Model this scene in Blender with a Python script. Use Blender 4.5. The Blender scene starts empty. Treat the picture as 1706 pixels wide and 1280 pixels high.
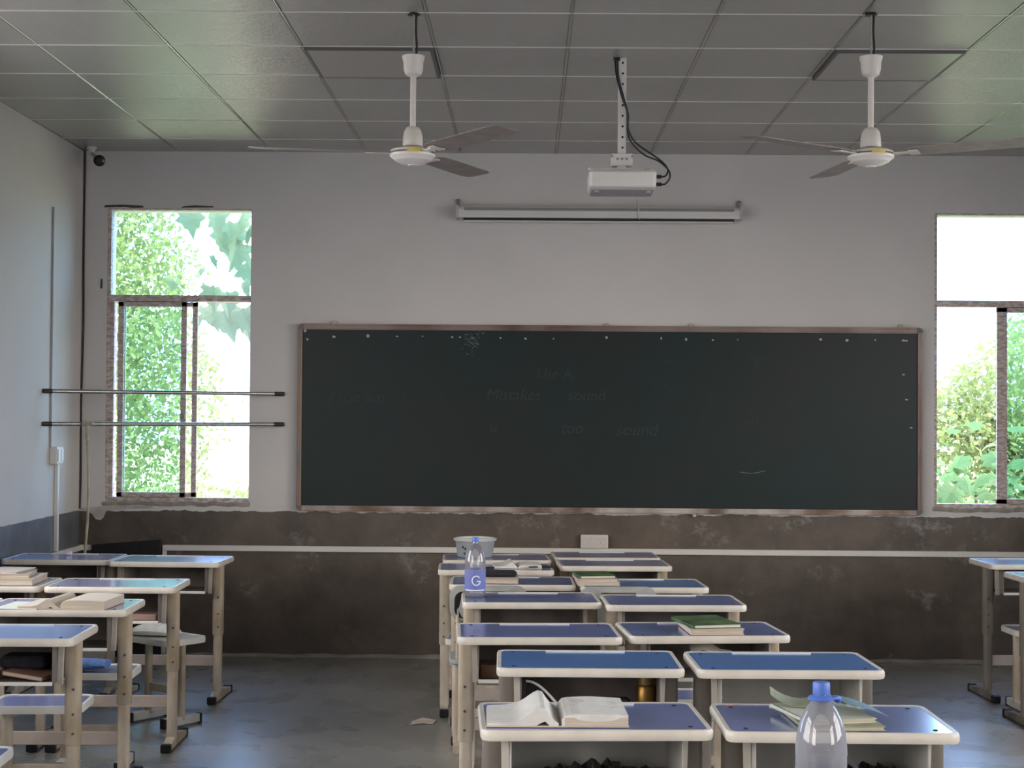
import bpy, bmesh, math, random
from mathutils import Vector, Matrix
random.seed(7)
R = math.radians
SC = bpy.context.scene
COL = SC.collection

# ------------------------------------------------------------------ camera
cam_d = bpy.data.cameras.new('camera')
cam_d.sensor_fit = 'HORIZONTAL'; cam_d.sensor_width = 36.0
cam_d.lens = 36.0 * 2560.0 / 1706.0
cam_d.clip_start = 0.05; cam_d.clip_end = 300
cam = bpy.data.objects.new('camera', cam_d); COL.objects.link(cam)
cam.matrix_world = (Matrix.Translation((0, 0, 1.57)) @ Matrix.Rotation(R(0.545), 4, 'Z')
                    @ Matrix.Rotation(R(90 + 1.115), 4, 'X') @ Matrix.Rotation(R(0.43), 4, 'Z'))
SC.camera = cam

# ------------------------------------------------------------------ world and sun
SKY, SIDE = 16.0, 1.3
w = bpy.data.worlds.new('world'); SC.world = w; w.use_nodes = True
nt = w.node_tree; nt.nodes.clear()
out = nt.nodes.new('ShaderNodeOutputWorld'); bg = nt.nodes.new('ShaderNodeBackground')
tc = nt.nodes.new('ShaderNodeTexCoord'); sp = nt.nodes.new('ShaderNodeSeparateXYZ')
rp = nt.nodes.new('ShaderNodeValToRGB')
nt.links.new(tc.outputs['Generated'], sp.inputs[0]); nt.links.new(sp.outputs['Z'], rp.inputs[0])
e = rp.color_ramp.elements
e[0].position = 0.0; e[0].color = (0.86, 0.93, 1.0, 1)
e[1].position = 0.8; e[1].color = (0.66, 0.82, 1.0, 1)
e[1].position = .7; e[0].color = (.42, .68, 1.15, 1); e[1].color = (.30, .54, 1.12, 1)      # blue sky ahead, away from the sun
mr = nt.nodes.new('ShaderNodeMapRange'); mr.inputs['From Min'].default_value = -.1; mr.inputs['From Max'].default_value = .75
nt.links.new(sp.outputs['Y'], mr.inputs['Value'])
mx = nt.nodes.new('ShaderNodeMix'); mx.data_type = 'RGBA'; mx.inputs[6].default_value = (SIDE * 1.0, SIDE * .94, SIDE * .89, 1)  # bright haze on the sunny side
nt.links.new(mr.outputs[0], mx.inputs[0]); nt.links.new(rp.outputs[0], mx.inputs[7])
nt.links.new(mx.outputs[2], bg.inputs[0]); bg.inputs[1].default_value = SKY
nt.links.new(bg.outputs[0], out.inputs[0])
sun_d = bpy.data.lights.new('sun', 'SUN'); sun_d.energy = 9.0; sun_d.angle = R(1.5); sun_d.color = (1, 0.95, 0.84)
sun = bpy.data.objects.new('sun', sun_d); COL.objects.link(sun)
sun.rotation_euler = (R(38), 0, R(-12))        # high, from behind the camera
SC.view_settings.view_transform = 'Standard'; SC.view_settings.look = 'None'
SC.view_settings.gamma = 1.0; SC.view_settings.use_curve_mapping = False
SC.view_settings.exposure = -0.95
SC.cycles.use_denoising = True
SC.cycles.max_bounces = 10; SC.cycles.diffuse_bounces = 6; SC.cycles.glossy_bounces = 4
SC.cycles.transparent_max_bounces = 16; SC.cycles.transmission_bounces = 8
SC.cycles.caustics_reflective = False; SC.cycles.caustics_refractive = False
SC.cycles.sample_clamp_indirect = 6.0

# room: X -2.874..3.90, Y -2.6..9.88, Z 0..3.25
XL, XR, YB, YF, ZC = -2.874, 3.90, -2.6, 9.88, 3.25
SIDE_R = [(-1.9, 0.3), (1.5, 3.7), (5.2, 7.2)]
SIDE_L = [(-1.9, 0.3), (1.5, 3.7), (5.4, 7.0)]
WZ0, WZ1 = 0.98, 2.88
for side, wins in ((1, SIDE_R), (-1, SIDE_L)):
    for a, b in wins:                           # portals only guide the sky light through the openings
        d = bpy.data.lights.new('window_portal', 'AREA'); d.shape = 'RECTANGLE'
        d.size = WZ1 - WZ0; d.size_y = b - a; d.cycles.is_portal = True
        o = bpy.data.objects.new('window_portal', d); COL.objects.link(o)
        o.location = ((XR + .2) if side > 0 else (XL - .2), (a + b) / 2, (WZ0 + WZ1) / 2)
        o.rotation_euler = (0, R(90) * side, 0)
for a, b in ((-2.715, -1.783), (2.615, 3.55)):
    d = bpy.data.lights.new('window_portal', 'AREA'); d.shape = 'RECTANGLE'
    d.size = b - a; d.size_y = WZ1 - WZ0; d.cycles.is_portal = True
    o = bpy.data.objects.new('window_portal', d); COL.objects.link(o)
    o.location = ((a + b) / 2, YF + .2, (WZ0 + WZ1) / 2); o.rotation_euler = (R(-90), 0, 0)

# ------------------------------------------------------------------ materials
MATS = {}
def mat(name, color, rough=.5, metal=0, noise=0, nscale=8, bump=0, bscale=60, spec=.5, coat=0,
        color2=None, trans=0, ior=1.45, sub=0, stretch=None, detail=4):
    if name in MATS: return MATS[name]
    m = bpy.data.materials.new(name); m.use_nodes = True; t = m.node_tree
    b = t.nodes['Principled BSDF']
    b.inputs['Base Color'].default_value = (*color, 1)
    b.inputs['Roughness'].default_value = rough; b.inputs['Metallic'].default_value = metal
    b.inputs['Specular IOR Level'].default_value = spec; b.inputs['IOR'].default_value = ior
    b.inputs['Coat Weight'].default_value = coat; b.inputs['Coat Roughness'].default_value = .08
    b.inputs['Transmission Weight'].default_value = trans
    tc = t.nodes.new('ShaderNodeTexCoord'); mp = t.nodes.new('ShaderNodeMapping')
    t.links.new(tc.outputs['Object'], mp.inputs[0])
    if stretch: mp.inputs['Scale'].default_value = stretch
    if noise or color2:
        n = t.nodes.new('ShaderNodeTexNoise'); n.inputs['Scale'].default_value = nscale
        n.inputs['Detail'].default_value = detail
        t.links.new(mp.outputs[0], n.inputs['Vector'])
        r = t.nodes.new('ShaderNodeValToRGB'); lo_, hi_ = (.22, .80) if name == 'cement_floor' else (.38, .62)
        c2 = color2 or tuple(c * (1 - noise) for c in color)
        r.color_ramp.elements[0].position = lo_; r.color_ramp.elements[0].color = (*c2, 1)
        r.color_ramp.elements[1].position = hi_; r.color_ramp.elements[1].color = (*color, 1)
        t.links.new(n.outputs['Fac'], r.inputs[0]); t.links.new(r.outputs[0], b.inputs['Base Color'])
    if bump:
        n2 = t.nodes.new('ShaderNodeTexNoise'); n2.inputs['Scale'].default_value = bscale
        n2.inputs['Detail'].default_value = 3
        t.links.new(mp.outputs[0], n2.inputs['Vector'])
        bp = t.nodes.new('ShaderNodeBump'); bp.inputs['Strength'].default_value = bump
        bp.inputs['Distance'].default_value = .01
        t.links.new(n2.outputs['Fac'], bp.inputs['Height']); t.links.new(bp.outputs[0], b.inputs['Normal'])
    MATS[name] = m
    return m

def wall_mat(name, paint, dado, zline, ragged):
    """off-white paint over a dark dado, the edge uneven, the dado scuffed"""
    m = bpy.data.materials.new(name); m.use_nodes = True; t = m.node_tree; L = t.links
    b = t.nodes['Principled BSDF']
    g = t.nodes.new('ShaderNodeNewGeometry'); s = t.nodes.new('ShaderNodeSeparateXYZ'); L.new(g.outputs['Position'], s.inputs[0])
    def noise(sc, det=4, vec=None, rough=.5):
        n = t.nodes.new('ShaderNodeTexNoise'); n.inputs['Scale'].default_value = sc; n.inputs['Detail'].default_value = det
        n.inputs['Roughness'].default_value = rough
        L.new(vec or g.outputs['Position'], n.inputs['Vector']); return n.outputs['Fac']
    def ramp(src, p0, c0, p1, c1):
        r = t.nodes.new('ShaderNodeValToRGB'); L.new(src, r.inputs[0])
        r.color_ramp.elements[0].position = p0; r.color_ramp.elements[0].color = (*c0, 1)
        r.color_ramp.elements[1].position = p1; r.color_ramp.elements[1].color = (*c1, 1); return r.outputs[0]
    def mth(op, a, bb):
        n = t.nodes.new('ShaderNodeMath'); n.operation = op
        for i, v in enumerate((a, bb)):
            if isinstance(v, (int, float)): n.inputs[i].default_value = v
            else: L.new(v, n.inputs[i])
        return n.outputs[0]
    def mix(f, a, bb):
        n = t.nodes.new('ShaderNodeMix'); n.data_type = 'RGBA'
        L.new(f, n.inputs[0]); L.new(a, n.inputs[6]); L.new(bb, n.inputs[7]); return n.outputs[2]
    pc = ramp(noise(2.0, 5), .3, tuple(c * .93 for c in paint), .7, paint)
    dc = ramp(noise(3.5, 6, rough=.65), .35, tuple(c * .72 for c in dado), .7, tuple(c * 1.35 for c in dado))
    # pale scuffs
    sc = ramp(noise(4.2, 9, rough=.74), .565, (0, 0, 0), .68, (1, 1, 1))
    scm = mth('MULTIPLY', mth('MULTIPLY', sc, ramp(noise(1.3, 3), .42, (.15, .15, .15), .62, (1, 1, 1))), .7)
    cs = t.nodes.new('ShaderNodeRGB'); cs.outputs[0].default_value = (.36, .34, .32, 1)
    dc = mix(scm, dc, cs.outputs[0])
    edge = mth('ADD', s.outputs['Z'], mth('MULTIPLY', mth('SUBTRACT', noise(9, 5, rough=.6), .5), ragged))
    f = mth('GREATER_THAN', edge, zline)
    L.new(mix(f, dc, pc), b.inputs['Base Color'])
    rr = mth('ADD', mth('MULTIPLY', f, .45), .4); L.new(rr, b.inputs['Roughness'])
    bp = t.nodes.new('ShaderNodeBump'); bp.inputs['Strength'].default_value = .12; bp.inputs['Distance'].default_value = .01
    L.new(noise(14, 6), bp.inputs['Height']); L.new(bp.outputs[0], b.inputs['Normal'])
    return m

M_WALLF = wall_mat('wall_paint_front', (.70, .675, .65), (.112, .088, .070), .93, .05)
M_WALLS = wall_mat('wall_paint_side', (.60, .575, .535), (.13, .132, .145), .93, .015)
M_PLASTER = mat('grey_plaster', (.40, .37, .33), .9, noise=.3, nscale=20, bump=.5, bscale=40)
M_WHITEPL = mat('white_plastic', (.74, .72, .68), .4, noise=.06, nscale=5)
M_FANWH = mat('fan_white_enamel', (.80, .76, .70), .3, noise=.08, nscale=9)
M_FANBL = mat('fan_blade_grey', (.36, .31, .28), .45, metal=.2, noise=.2, nscale=12)
M_YEL = mat('yellow_label', (.75, .60, .15), .5)
M_BLK = mat('black_plastic', (.012, .012, .014), .45)
M_GREY = mat('grey_plastic', (.30, .30, .30), .5)
M_ALU = mat('window_alloy', (.68, .62, .59), .5, metal=.1, color2=(.42, .31, .26), nscale=26, stretch=(1, 1, 2.5))
M_STEEL = mat('steel_tube', (.42, .42, .38), .3, metal=.8, noise=.2, nscale=30)
M_LEG = mat('dirty_enamel', (.62, .55, .46), .45, color2=(.38, .31, .22), nscale=9, stretch=(1, 1, .35), detail=7)
M_BINM = mat('bin_steel', (.20, .17, .15), .5, noise=.35, nscale=6)
M_EDGE = mat('cream_edge_band', (.68, .635, .565), .35, noise=.12, nscale=10)
M_RIM = mat('white_rim', (.74, .74, .70), .35, noise=.12, nscale=10)
def top_mat(name, c):
    m = mat(name, c, .22, color2=tuple(v * .84 for v in c), nscale=5, bump=.008, bscale=12, spec=.7, coat=.8)
    m.node_tree.nodes['Principled BSDF'].inputs['Coat Roughness'].default_value = .15
    return m
M_TOPV = top_mat('laminate_violet', (.20, .25, .54))
M_TOPB = top_mat('laminate_blue', (.11, .28, .68))
M_PAPER = mat('paper', (.74, .72, .66), .85, noise=.1, nscale=30)
M_PAGES = mat('page_edges', (.62, .54, .43), .85, noise=.25, nscale=120, stretch=(.1, .1, 6))
M_CREAM = mat('cream_cover', (.60, .50, .42), .6)
M_GREEN = mat('green_cover', (.085, .17, .05), .45, color2=(.03, .06, .02), nscale=9)
M_OLIVE = mat('olive_paper', (.34, .37, .24), .7, noise=.2, nscale=14)
M_TEAL = mat('teal_cover', (.13, .20, .19), .5)
M_CLOTH = mat('black_fabric', (.022, .02, .026), .9, noise=.4, nscale=50)
M_BROWN = mat('brown_box', (.14, .075, .045), .7, noise=.3, nscale=12)
M_GOLD = mat('brass_thermos', (.30, .165, .05), .38, metal=.9)
M_CAP = mat('blue_cap', (.10, .20, .62), .4)
M_LABEL = mat('blue_label', (.16, .22, .62), .4)
M_PURP = mat('label_purple', (.20, .05, .32), .4)
M_WHITE = mat('white_print', (.80, .82, .86), .5)
M_DARKW = mat('dark_wood', (.014, .011, .011), .6, noise=.3, nscale=8)
M_WOOD = mat('pole_wood', (.50, .45, .33), .6, noise=.3, nscale=18)
M_CORD = mat('dark_cord', (.05, .03, .028), .6)
M_BARK = mat('bark', (.16, .12, .09), .9, noise=.4, nscale=20)
M_CHALK = mat('chalk', (.30, .31, .31), .9)
M_CHALKF = mat('faint_chalk', (.046, .052, .052), .95)
M_BLUEF = mat('blue_fabric', (.12, .24, .55), .9, noise=.2, nscale=40)
M_WHITEF = mat('white_fabric', (.88, .88, .85), .9, noise=.1, nscale=30)
M_RED = mat('red_mark', (.75, .16, .12), .6)
M_LENS = mat('lens', (.01, .008, .008), .12)

def see_through(name, tint, gloss=.1, rough=.02, shade=None):
    m = bpy.data.materials.new(name); m.use_nodes = True; t = m.node_tree; t.nodes.clear(); L = t.links
    o = t.nodes.new('ShaderNodeOutputMaterial'); a = t.nodes.new('ShaderNodeBsdfTransparent'); g = t.nodes.new('ShaderNodeBsdfGlossy')
    a.inputs[0].default_value = (*tint, 1); g.inputs['Roughness'].default_value = rough
    fr = t.nodes.new('ShaderNodeLayerWeight'); fr.inputs[0].default_value = gloss
    x = t.nodes.new('ShaderNodeMixShader'); L.new(fr.outputs['Fresnel'], x.inputs[0]); L.new(a.outputs[0], x.inputs[1]); L.new(g.outputs[0], x.inputs[2])
    last = x.outputs[0]
    if shade:
        d = t.nodes.new('ShaderNodeBsdfDiffuse'); d.inputs[0].default_value = (*shade[0], 1)
        y = t.nodes.new('ShaderNodeMixShader'); y.inputs[0].default_value = shade[1]
        L.new(last, y.inputs[1]); L.new(d.outputs[0], y.inputs[2]); last = y.outputs[0]
    L.new(last, o.inputs[0]); return m
M_GLASS = see_through('clear_pane', (.84, .95, .91), .25)
M_TINT = see_through('teal_pane', (.72, .88, .86), .25)
M_BOTTLE = see_through('bottle_plastic', (.90, .92, .95), .45, .06, ((.60, .60, .66), .32))
M_TUB = see_through('milky_plastic', (.8, .85, .84), .4, .2, ((.70, .74, .72), .50))

def leaf_mat(name, c, tr):
    m = bpy.data.materials.new(name); m.use_nodes = True; t = m.node_tree; t.nodes.clear(); L = t.links
    o = t.nodes.new('ShaderNodeOutputMaterial'); d = t.nodes.new('ShaderNodeBsdfDiffuse'); s = t.nodes.new('ShaderNodeBsdfTranslucent')
    n = t.nodes.new('ShaderNodeTexNoise'); n.inputs['Scale'].default_value = 3.0; n.inputs['Detail'].default_value = 6
    tc = t.nodes.new('ShaderNodeTexCoord'); L.new(tc.outputs['Object'], n.inputs['Vector'])
    r = t.nodes.new('ShaderNodeValToRGB'); L.new(n.outputs['Fac'], r.inputs[0])
    r.color_ramp.elements[0].position = .36; r.color_ramp.elements[0].color = (*[v * .55 for v in c], 1)
    r.color_ramp.elements[1].position = .64; r.color_ramp.elements[1].color = (*c, 1)
    L.new(r.outputs[0], d.inputs[0]); s.inputs[0].default_value = (*tr, 1)
    x = t.nodes.new('ShaderNodeMixShader'); x.inputs[0].default_value = .4
    L.new(d.outputs[0], x.inputs[1]); L.new(s.outputs[0], x.inputs[2]); L.new(x.outputs[0], o.inputs[0]); return m
M_LEAF = leaf_mat('sunlit_leaves', (.24, .31, .15), (.22, .32, .12))
M_LEAFG = leaf_mat('green_broad_leaves', (.20, .32, .19), (.16, .32, .13))
M_LEAFB = leaf_mat('broad_leaves', (.20, .26, .20), (.17, .25, .17))

# ------------------------------------------------------------------ mesh helpers
def bx(bm, x0, x1, y0, y1, z0, z1, M=None):
    vs = [bm.verts.new((x, y, z)) for x in (x0, x1) for y in (y0, y1) for z in (z0, z1)]
    for f in ((0, 1, 3, 2), (4, 6, 7, 5), (0, 4, 5, 1), (2, 3, 7, 6), (0, 2, 6, 4), (1, 5, 7, 3)):
        bm.faces.new([vs[i] for i in f])
    if M is not None: bmesh.ops.transform(bm, matrix=M, verts=vs)
    return vs
def loft(bm, loops, close=True, cap0=True, cap1=True):
    rows = [[bm.verts.new(p) for p in lp] for lp in loops]; n = len(rows[0])
    for a, b in zip(rows, rows[1:]):
        for i in range(n if close else n - 1):
            j = (i + 1) % n
            bm.faces.new((a[i], a[j], b[j], b[i]))
    if cap0: bm.faces.new(list(reversed(rows[0])))
    if cap1: bm.faces.new(rows[-1])
    return rows
def rrect(wd, dp, r, z=0, seg=4, cx=0, cy=0):
    pts = []
    r = max(r, .0005)
    for sx, sy, a0 in ((1, 1, 0), (-1, 1, 90), (-1, -1, 180), (1, -1, 270)):
        for k in range(seg + 1):
            a = R(a0 + 90 * k / seg)
            pts.append((cx + sx * (wd / 2 - r) + r * math.cos(a), cy + sy * (dp / 2 - r) + r * math.sin(a), z))
    return pts
def slab(bm, wd, dp, r, z0, z1, bev=.003, cx=0, cy=0, seg=4):
    loft(bm, [rrect(wd - 2 * bev, dp - 2 * bev, r - bev, z0, seg, cx, cy), rrect(wd, dp, r, z0 + bev, seg, cx, cy),
              rrect(wd, dp, r, z1 - bev, seg, cx, cy), rrect(wd - 2 * bev, dp - 2 * bev, r - bev, z1, seg, cx, cy)])
def ring(c, n, r, u, v):
    return [c + u * (r * math.cos(2 * math.pi * k / n)) + v * (r * math.sin(2 * math.pi * k / n)) for k in range(n)]
def tube(bm, pts, r, n=10, cap=True):
    pts = [Vector(p) for p in pts]; loops = []; u = None
    for i, p in enumerate(pts):
        d = (pts[min(i + 1, len(pts) - 1)] - pts[max(i - 1, 0)]).normalized()
        if u is None: u = d.orthogonal().normalized()
        else: u = (u - d * u.dot(d)).normalized()
        loops.append(ring(p, n, r[i] if isinstance(r, (list, tuple)) else r, u, d.cross(u)))
    loft(bm, loops, cap0=cap, cap1=cap)
def lathe(bm, prof, n=32, c=(0, 0, 0), cap0=True, cap1=True):
    loft(bm, [[(c[0] + r * math.cos(2 * math.pi * k / n), c[1] + r * math.sin(2 * math.pi * k / n), c[2] + z) for k in range(n)]
              for r, z in prof], cap0=cap0, cap1=cap1)
def curve(pts, n=8):
    """Catmull-Rom through pts"""
    P = [Vector(p) for p in pts]; P = [P[0] * 2 - P[1]] + P + [P[-1] * 2 - P[-2]]; o = []
    for i in range(1, len(P) - 2):
        for k in range(n):
            t = k / n; a, b, c, d = P[i - 1:i + 3]
            o.append(.5 * ((2 * b) + (c - a) * t + (2 * a - 5 * b + 4 * c - d) * t * t + (3 * b - a - 3 * c + d) * t ** 3))
    o.append(P[-2]); return o
def obj(name, bm, m, parent=None, smooth=None, bevel=0, recalc=True):
    if recalc: bmesh.ops.recalc_face_normals(bm, faces=bm.faces[:])
    me = bpy.data.meshes.new(name); bm.to_mesh(me); bm.free()
    me.materials.append(m)
    o = bpy.data.objects.new(name, me); COL.objects.link(o)
    if parent: o.parent = parent
    if smooth:
        for p in me.polygons: p.use_smooth = True
        md = o.modifiers.new('edges', 'EDGE_SPLIT'); md.split_angle = R(smooth)
    if bevel:
        md = o.modifiers.new('bevel', 'BEVEL'); md.width = bevel; md.segments = 2; md.limit_method = 'ANGLE'
    return o
def B(): return bmesh.new()
def boxobj(name, x0, x1, y0, y1, z0, z1, m, parent=None, bevel=0, M=None):
    b = B(); bx(b, x0, x1, y0, y1, z0, z1, M); return obj(name, b, m, parent, bevel=bevel)
def tag(o, label, cat, group=None, kind=None):
    o['label'] = label; o['category'] = cat
    if group: o['group'] = group
    if kind: o['kind'] = kind
    return o
def thing(name, label, cat, loc=(0, 0, 0), rz=0, group=None):
    o = bpy.data.objects.new(name, None); COL.objects.link(o); o.empty_display_size = .1
    o.location = loc; o.rotation_euler = (0, 0, R(rz)); return tag(o, label, cat, group)
def struct(o): o['kind'] = 'structure'; return o
def copy_tree(src, parent=None):
    c = src.copy(); COL.objects.link(c); c.parent = parent
    for ch in list(KIDS.get(src.name, src.children)): copy_tree(ch, c)
    return c
KIDS = {}

# ------------------------------------------------------------------ room shell
def wall_with_holes(name, axis, fixed0, fixed1, u0, u1, z0, z1, holes, m):
    b = B(); us = sorted({u0, u1, *[h[0] for h in holes], *[h[1] for h in holes]}); zs = [z0, WZ0, WZ1, z1]
    for i in range(len(us) - 1):
        full = not any(h[0] <= us[i] < h[1] for h in holes)
        spans = [(z0, z1)] if full else [(z0, WZ0), (WZ1, z1)]
        for a, c in spans:
            if axis == 'x': bx(b, us[i], us[i + 1], fixed0, fixed1, a, c)
            else: bx(b, fixed0, fixed1, us[i], us[i + 1], a, c)
    bmesh.ops.remove_doubles(b, verts=b.verts[:], dist=1e-5)
    seen = {}
    for f in b.faces: seen.setdefault(tuple(round(v, 4) for v in f.calc_center_median()), []).append(f)
    bmesh.ops.delete(b, geom=[f for fs in seen.values() if len(fs) > 1 for f in fs], context='FACES')
    return struct(obj(name, b, m))
W1 = (-2.715, -1.783); W2 = (2.615, 3.55)
wall_with_holes('wall_front', 'x', YF, YF + .22, XL - .22, XR + .22, 0, 3.45, [W1, W2], M_WALLF)
wall_with_holes('wall_left', 'y', XL - .22, XL, YB, YF, 0, 3.45, SIDE_L, M_WALLS)
wall_with_holes('wall_right', 'y', XR, XR + .22, YB, YF, 0, 3.45, SIDE_R, M_WALLS)
struct(boxobj('wall_back', XL - .22, XR + .22, YB - .22, YB, 0, 3.45, M_WALLS))

# cement floor
fm = mat('cement_floor', (.38, .385, .37), .24, color2=(.22, .215, .18), nscale=1.3, spec=.8, detail=9, coat=1.0)
fm.node_tree.nodes['Principled BSDF'].inputs['Coat Roughness'].default_value = .34
t = fm.node_tree; bn = t.nodes['Principled BSDF']
g = t.nodes.new('ShaderNodeNewGeometry')
n1 = t.nodes.new('ShaderNodeTexNoise'); n1.inputs['Scale'].default_value = 3.5; n1.inputs['Detail'].default_value = 5
mr = t.nodes.new('ShaderNodeMapRange'); mr.inputs['From Min'].default_value = .3; mr.inputs['From Max'].default_value = .7
mr.inputs['To Min'].default_value = .20; mr.inputs['To Max'].default_value = .42
t.links.new(g.outputs['Position'], n1.inputs['Vector']); t.links.new(n1.outputs['Fac'], mr.inputs['Value'])
t.links.new(mr.outputs[0], bn.inputs['Roughness'])
bp = t.nodes.new('ShaderNodeBump'); bp.inputs['Strength'].default_value = .10; bp.inputs['Distance'].default_value = .006
t.links.new(n1.outputs['Fac'], bp.inputs['Height']); t.links.new(bp.outputs[0], bn.inputs['Normal'])
struct(boxobj('floor', XL - .22, XR + .22, YB - .22, YF + .22, -.15, 0, fm))
# uneven mortar line where the front wall meets the floor
b = B(); k = 0; loops = []
for i in range(69):
    x = XL + .002 + i * (XR - XL - .004) / 68
    h = .020 + .004 * math.sin(i * 1.7) + random.uniform(-.003, .003); d = .030 + .010 * math.sin(i * .9 + 1) + random.uniform(-.005, .005)
    loops.append([(x, YF - .001, 0.001), (x, YF - d, 0.001), (x, YF - d * .5, h * .6), (x, YF - .001, h)])
loft(b, loops)
struct(obj('baseboard_front', b, mat('mortar', (.36, .33, .29), .9, noise=.25, nscale=10), smooth=60))

# ceiling: metal tiles with narrow joints, two tiles replaced by light panels
cm = mat('embossed_tile', (.47, .455, .42), .25, metal=.35, noise=.06, nscale=.7, spec=.5)
t = cm.node_tree; bn = t.nodes['Principled BSDF']; g = t.nodes.new('ShaderNodeNewGeometry')
mp = t.nodes.new('ShaderNodeMapping'); mp.inputs['Rotation'].default_value = (0, 0, R(24)); mp.inputs['Scale'].default_value = (1.0, 2.4, 1)
wv = t.nodes.new('ShaderNodeTexWave'); wv.inputs['Scale'].default_value = 16; wv.inputs['Distortion'].default_value = 5
wv.inputs['Detail'].default_value = 1.5; wv.inputs['Detail Scale'].default_value = 2.5; wv.bands_direction = 'Y'
t.links.new(g.outputs['Position'], mp.inputs[0]); t.links.new(mp.outputs[0], wv.inputs['Vector'])
bp = t.nodes.new('ShaderNodeBump'); bp.inputs['Strength'].default_value = .28; bp.inputs['Distance'].default_value = .004
t.links.new(wv.outputs['Fac'], bp.inputs['Height']); t.links.new(bp.outputs[0], bn.inputs['Normal'])
b = B()
PX, PY, X0, Y0 = .6095, .60, -.432, 7.005
LIGHTS = [(-1, 0), (3, 0)]
xi = range(math.floor((XL - X0) / PX), math.ceil((XR - X0) / PX)); yi = range(math.floor((YB - Y0) / PY), math.ceil((YF - Y0) / PY))
for i in xi:
    for j in yi:
        x0, x1 = max(X0 + i * PX, XL) + .005, min(X0 + (i + 1) * PX, XR) - .005
        y0, y1 = max(Y0 + j * PY, YB) + .002, min(Y0 + (j + 1) * PY, YF) - .002
        if x1 - x0 < .02 or y1 - y0 < .02: continue
        e_ = .004
        loft(b, [[(x0, y0, ZC + .02), (x1, y0, ZC + .02), (x1, y1, ZC + .02), (x0, y1, ZC + .02)],
                 [(x0, y0, ZC + e_), (x1, y0, ZC + e_), (x1, y1, ZC + e_), (x0, y1, ZC + e_)],
                 [(x0 + e_, y0 + e_, ZC), (x1 - e_, y0 + e_, ZC), (x1 - e_, y1 - e_, ZC), (x0 + e_, y1 - e_, ZC)]], cap0=False)
struct(obj('ceiling', b, cm))
gm = mat('joint_runner', (.34, .33, .31), .2, metal=.9)
b = B(); bx(b, XL - .2, XR + .2, YB - .2, YF + .2, ZC + .055, ZC + .12)
for i in xi:
    x = X0 + i * PX
    if XL < x < XR: loft(b, [[(x + .0065 * math.cos(R(180 * k / 6)), y, ZC + .001 - .0035 * math.sin(R(180 * k / 6))) for k in range(7)] for y in (YB, YF)])
struct(obj('trim_1', b, gm)); b = B()
for j in yi:
    y = Y0 + j * PY
    if YB < y < YF: loft(b, [[(x, y + .0055 * math.cos(R(180 * k / 4)), ZC + .001 - .0042 * math.sin(R(180 * k / 4))) for k in range(5)] for x in (XL, XR)])
struct(obj('trim_5', b, mat('pale_joint', (.62, .61, .57), .3)))
struct(boxobj('trim_2', XL - .9, XR + .9, YB - .9, YF + .75, 3.45, 3.6, mat('sunshade_roof', (.4, .39, .37), .9)))  # unseen roof slab, its overhang added to keep direct sun out of the windows
for (i, j), lab in zip(LIGHTS, ('square grey unlit light panel set in the ceiling behind the left fan',
                                'square grey unlit light panel set in the ceiling behind the right fan')):
    x0, y0 = X0 + i * PX, Y0 + j * PY
    th = thing('ceiling_light', lab, 'ceiling light', (x0 + PX / 2, y0 + PY / 2, ZC), 0, 'ceiling light panels')
    b = B(); o_, i_ = .296, .282
    loft(b, [rrect(2 * o_, 2 * o_, .001, -.0005, 1), rrect(2 * o_, 2 * o_, .001, -.017, 1), rrect(2 * i_, 2 * i_, .001, -.017, 1), rrect(2 * i_, 2 * i_, .001, -.014, 1)], cap0=False, cap1=False)
    obj('light_frame', b, mat('light_frame_grey', (.10, .10, .095), .5), th)
    b = B(); bx(b, -i_, i_, -i_, i_, -.0165, -.006); obj('diffuser', b, mat('unlit_diffuser', (.35, .335, .31), .33, metal=.3), th)

# ground outside
struct(boxobj('floor_outside', -60, 60, YF + .22, 90, -.4, -.3, mat('dry_ground', (.42, .38, .26), .95, noise=.3, nscale=.6)))
struct(boxobj('floor_outside', -60, 60, -70, YB - .22, -.4, -.3, mat('yard_concrete', (.42, .40, .38))))
struct(boxobj('floor_outside', XR + .22, 60, YB - .22, YF + .22, -.4, -.3, mat('yard_concrete', (.42, .40, .38))))
struct(boxobj('floor_outside', -60, XL - .22, YB - .22, YF + .22, -.4, -.3, mat('yard_concrete', (.42, .40, .38))))

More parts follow.
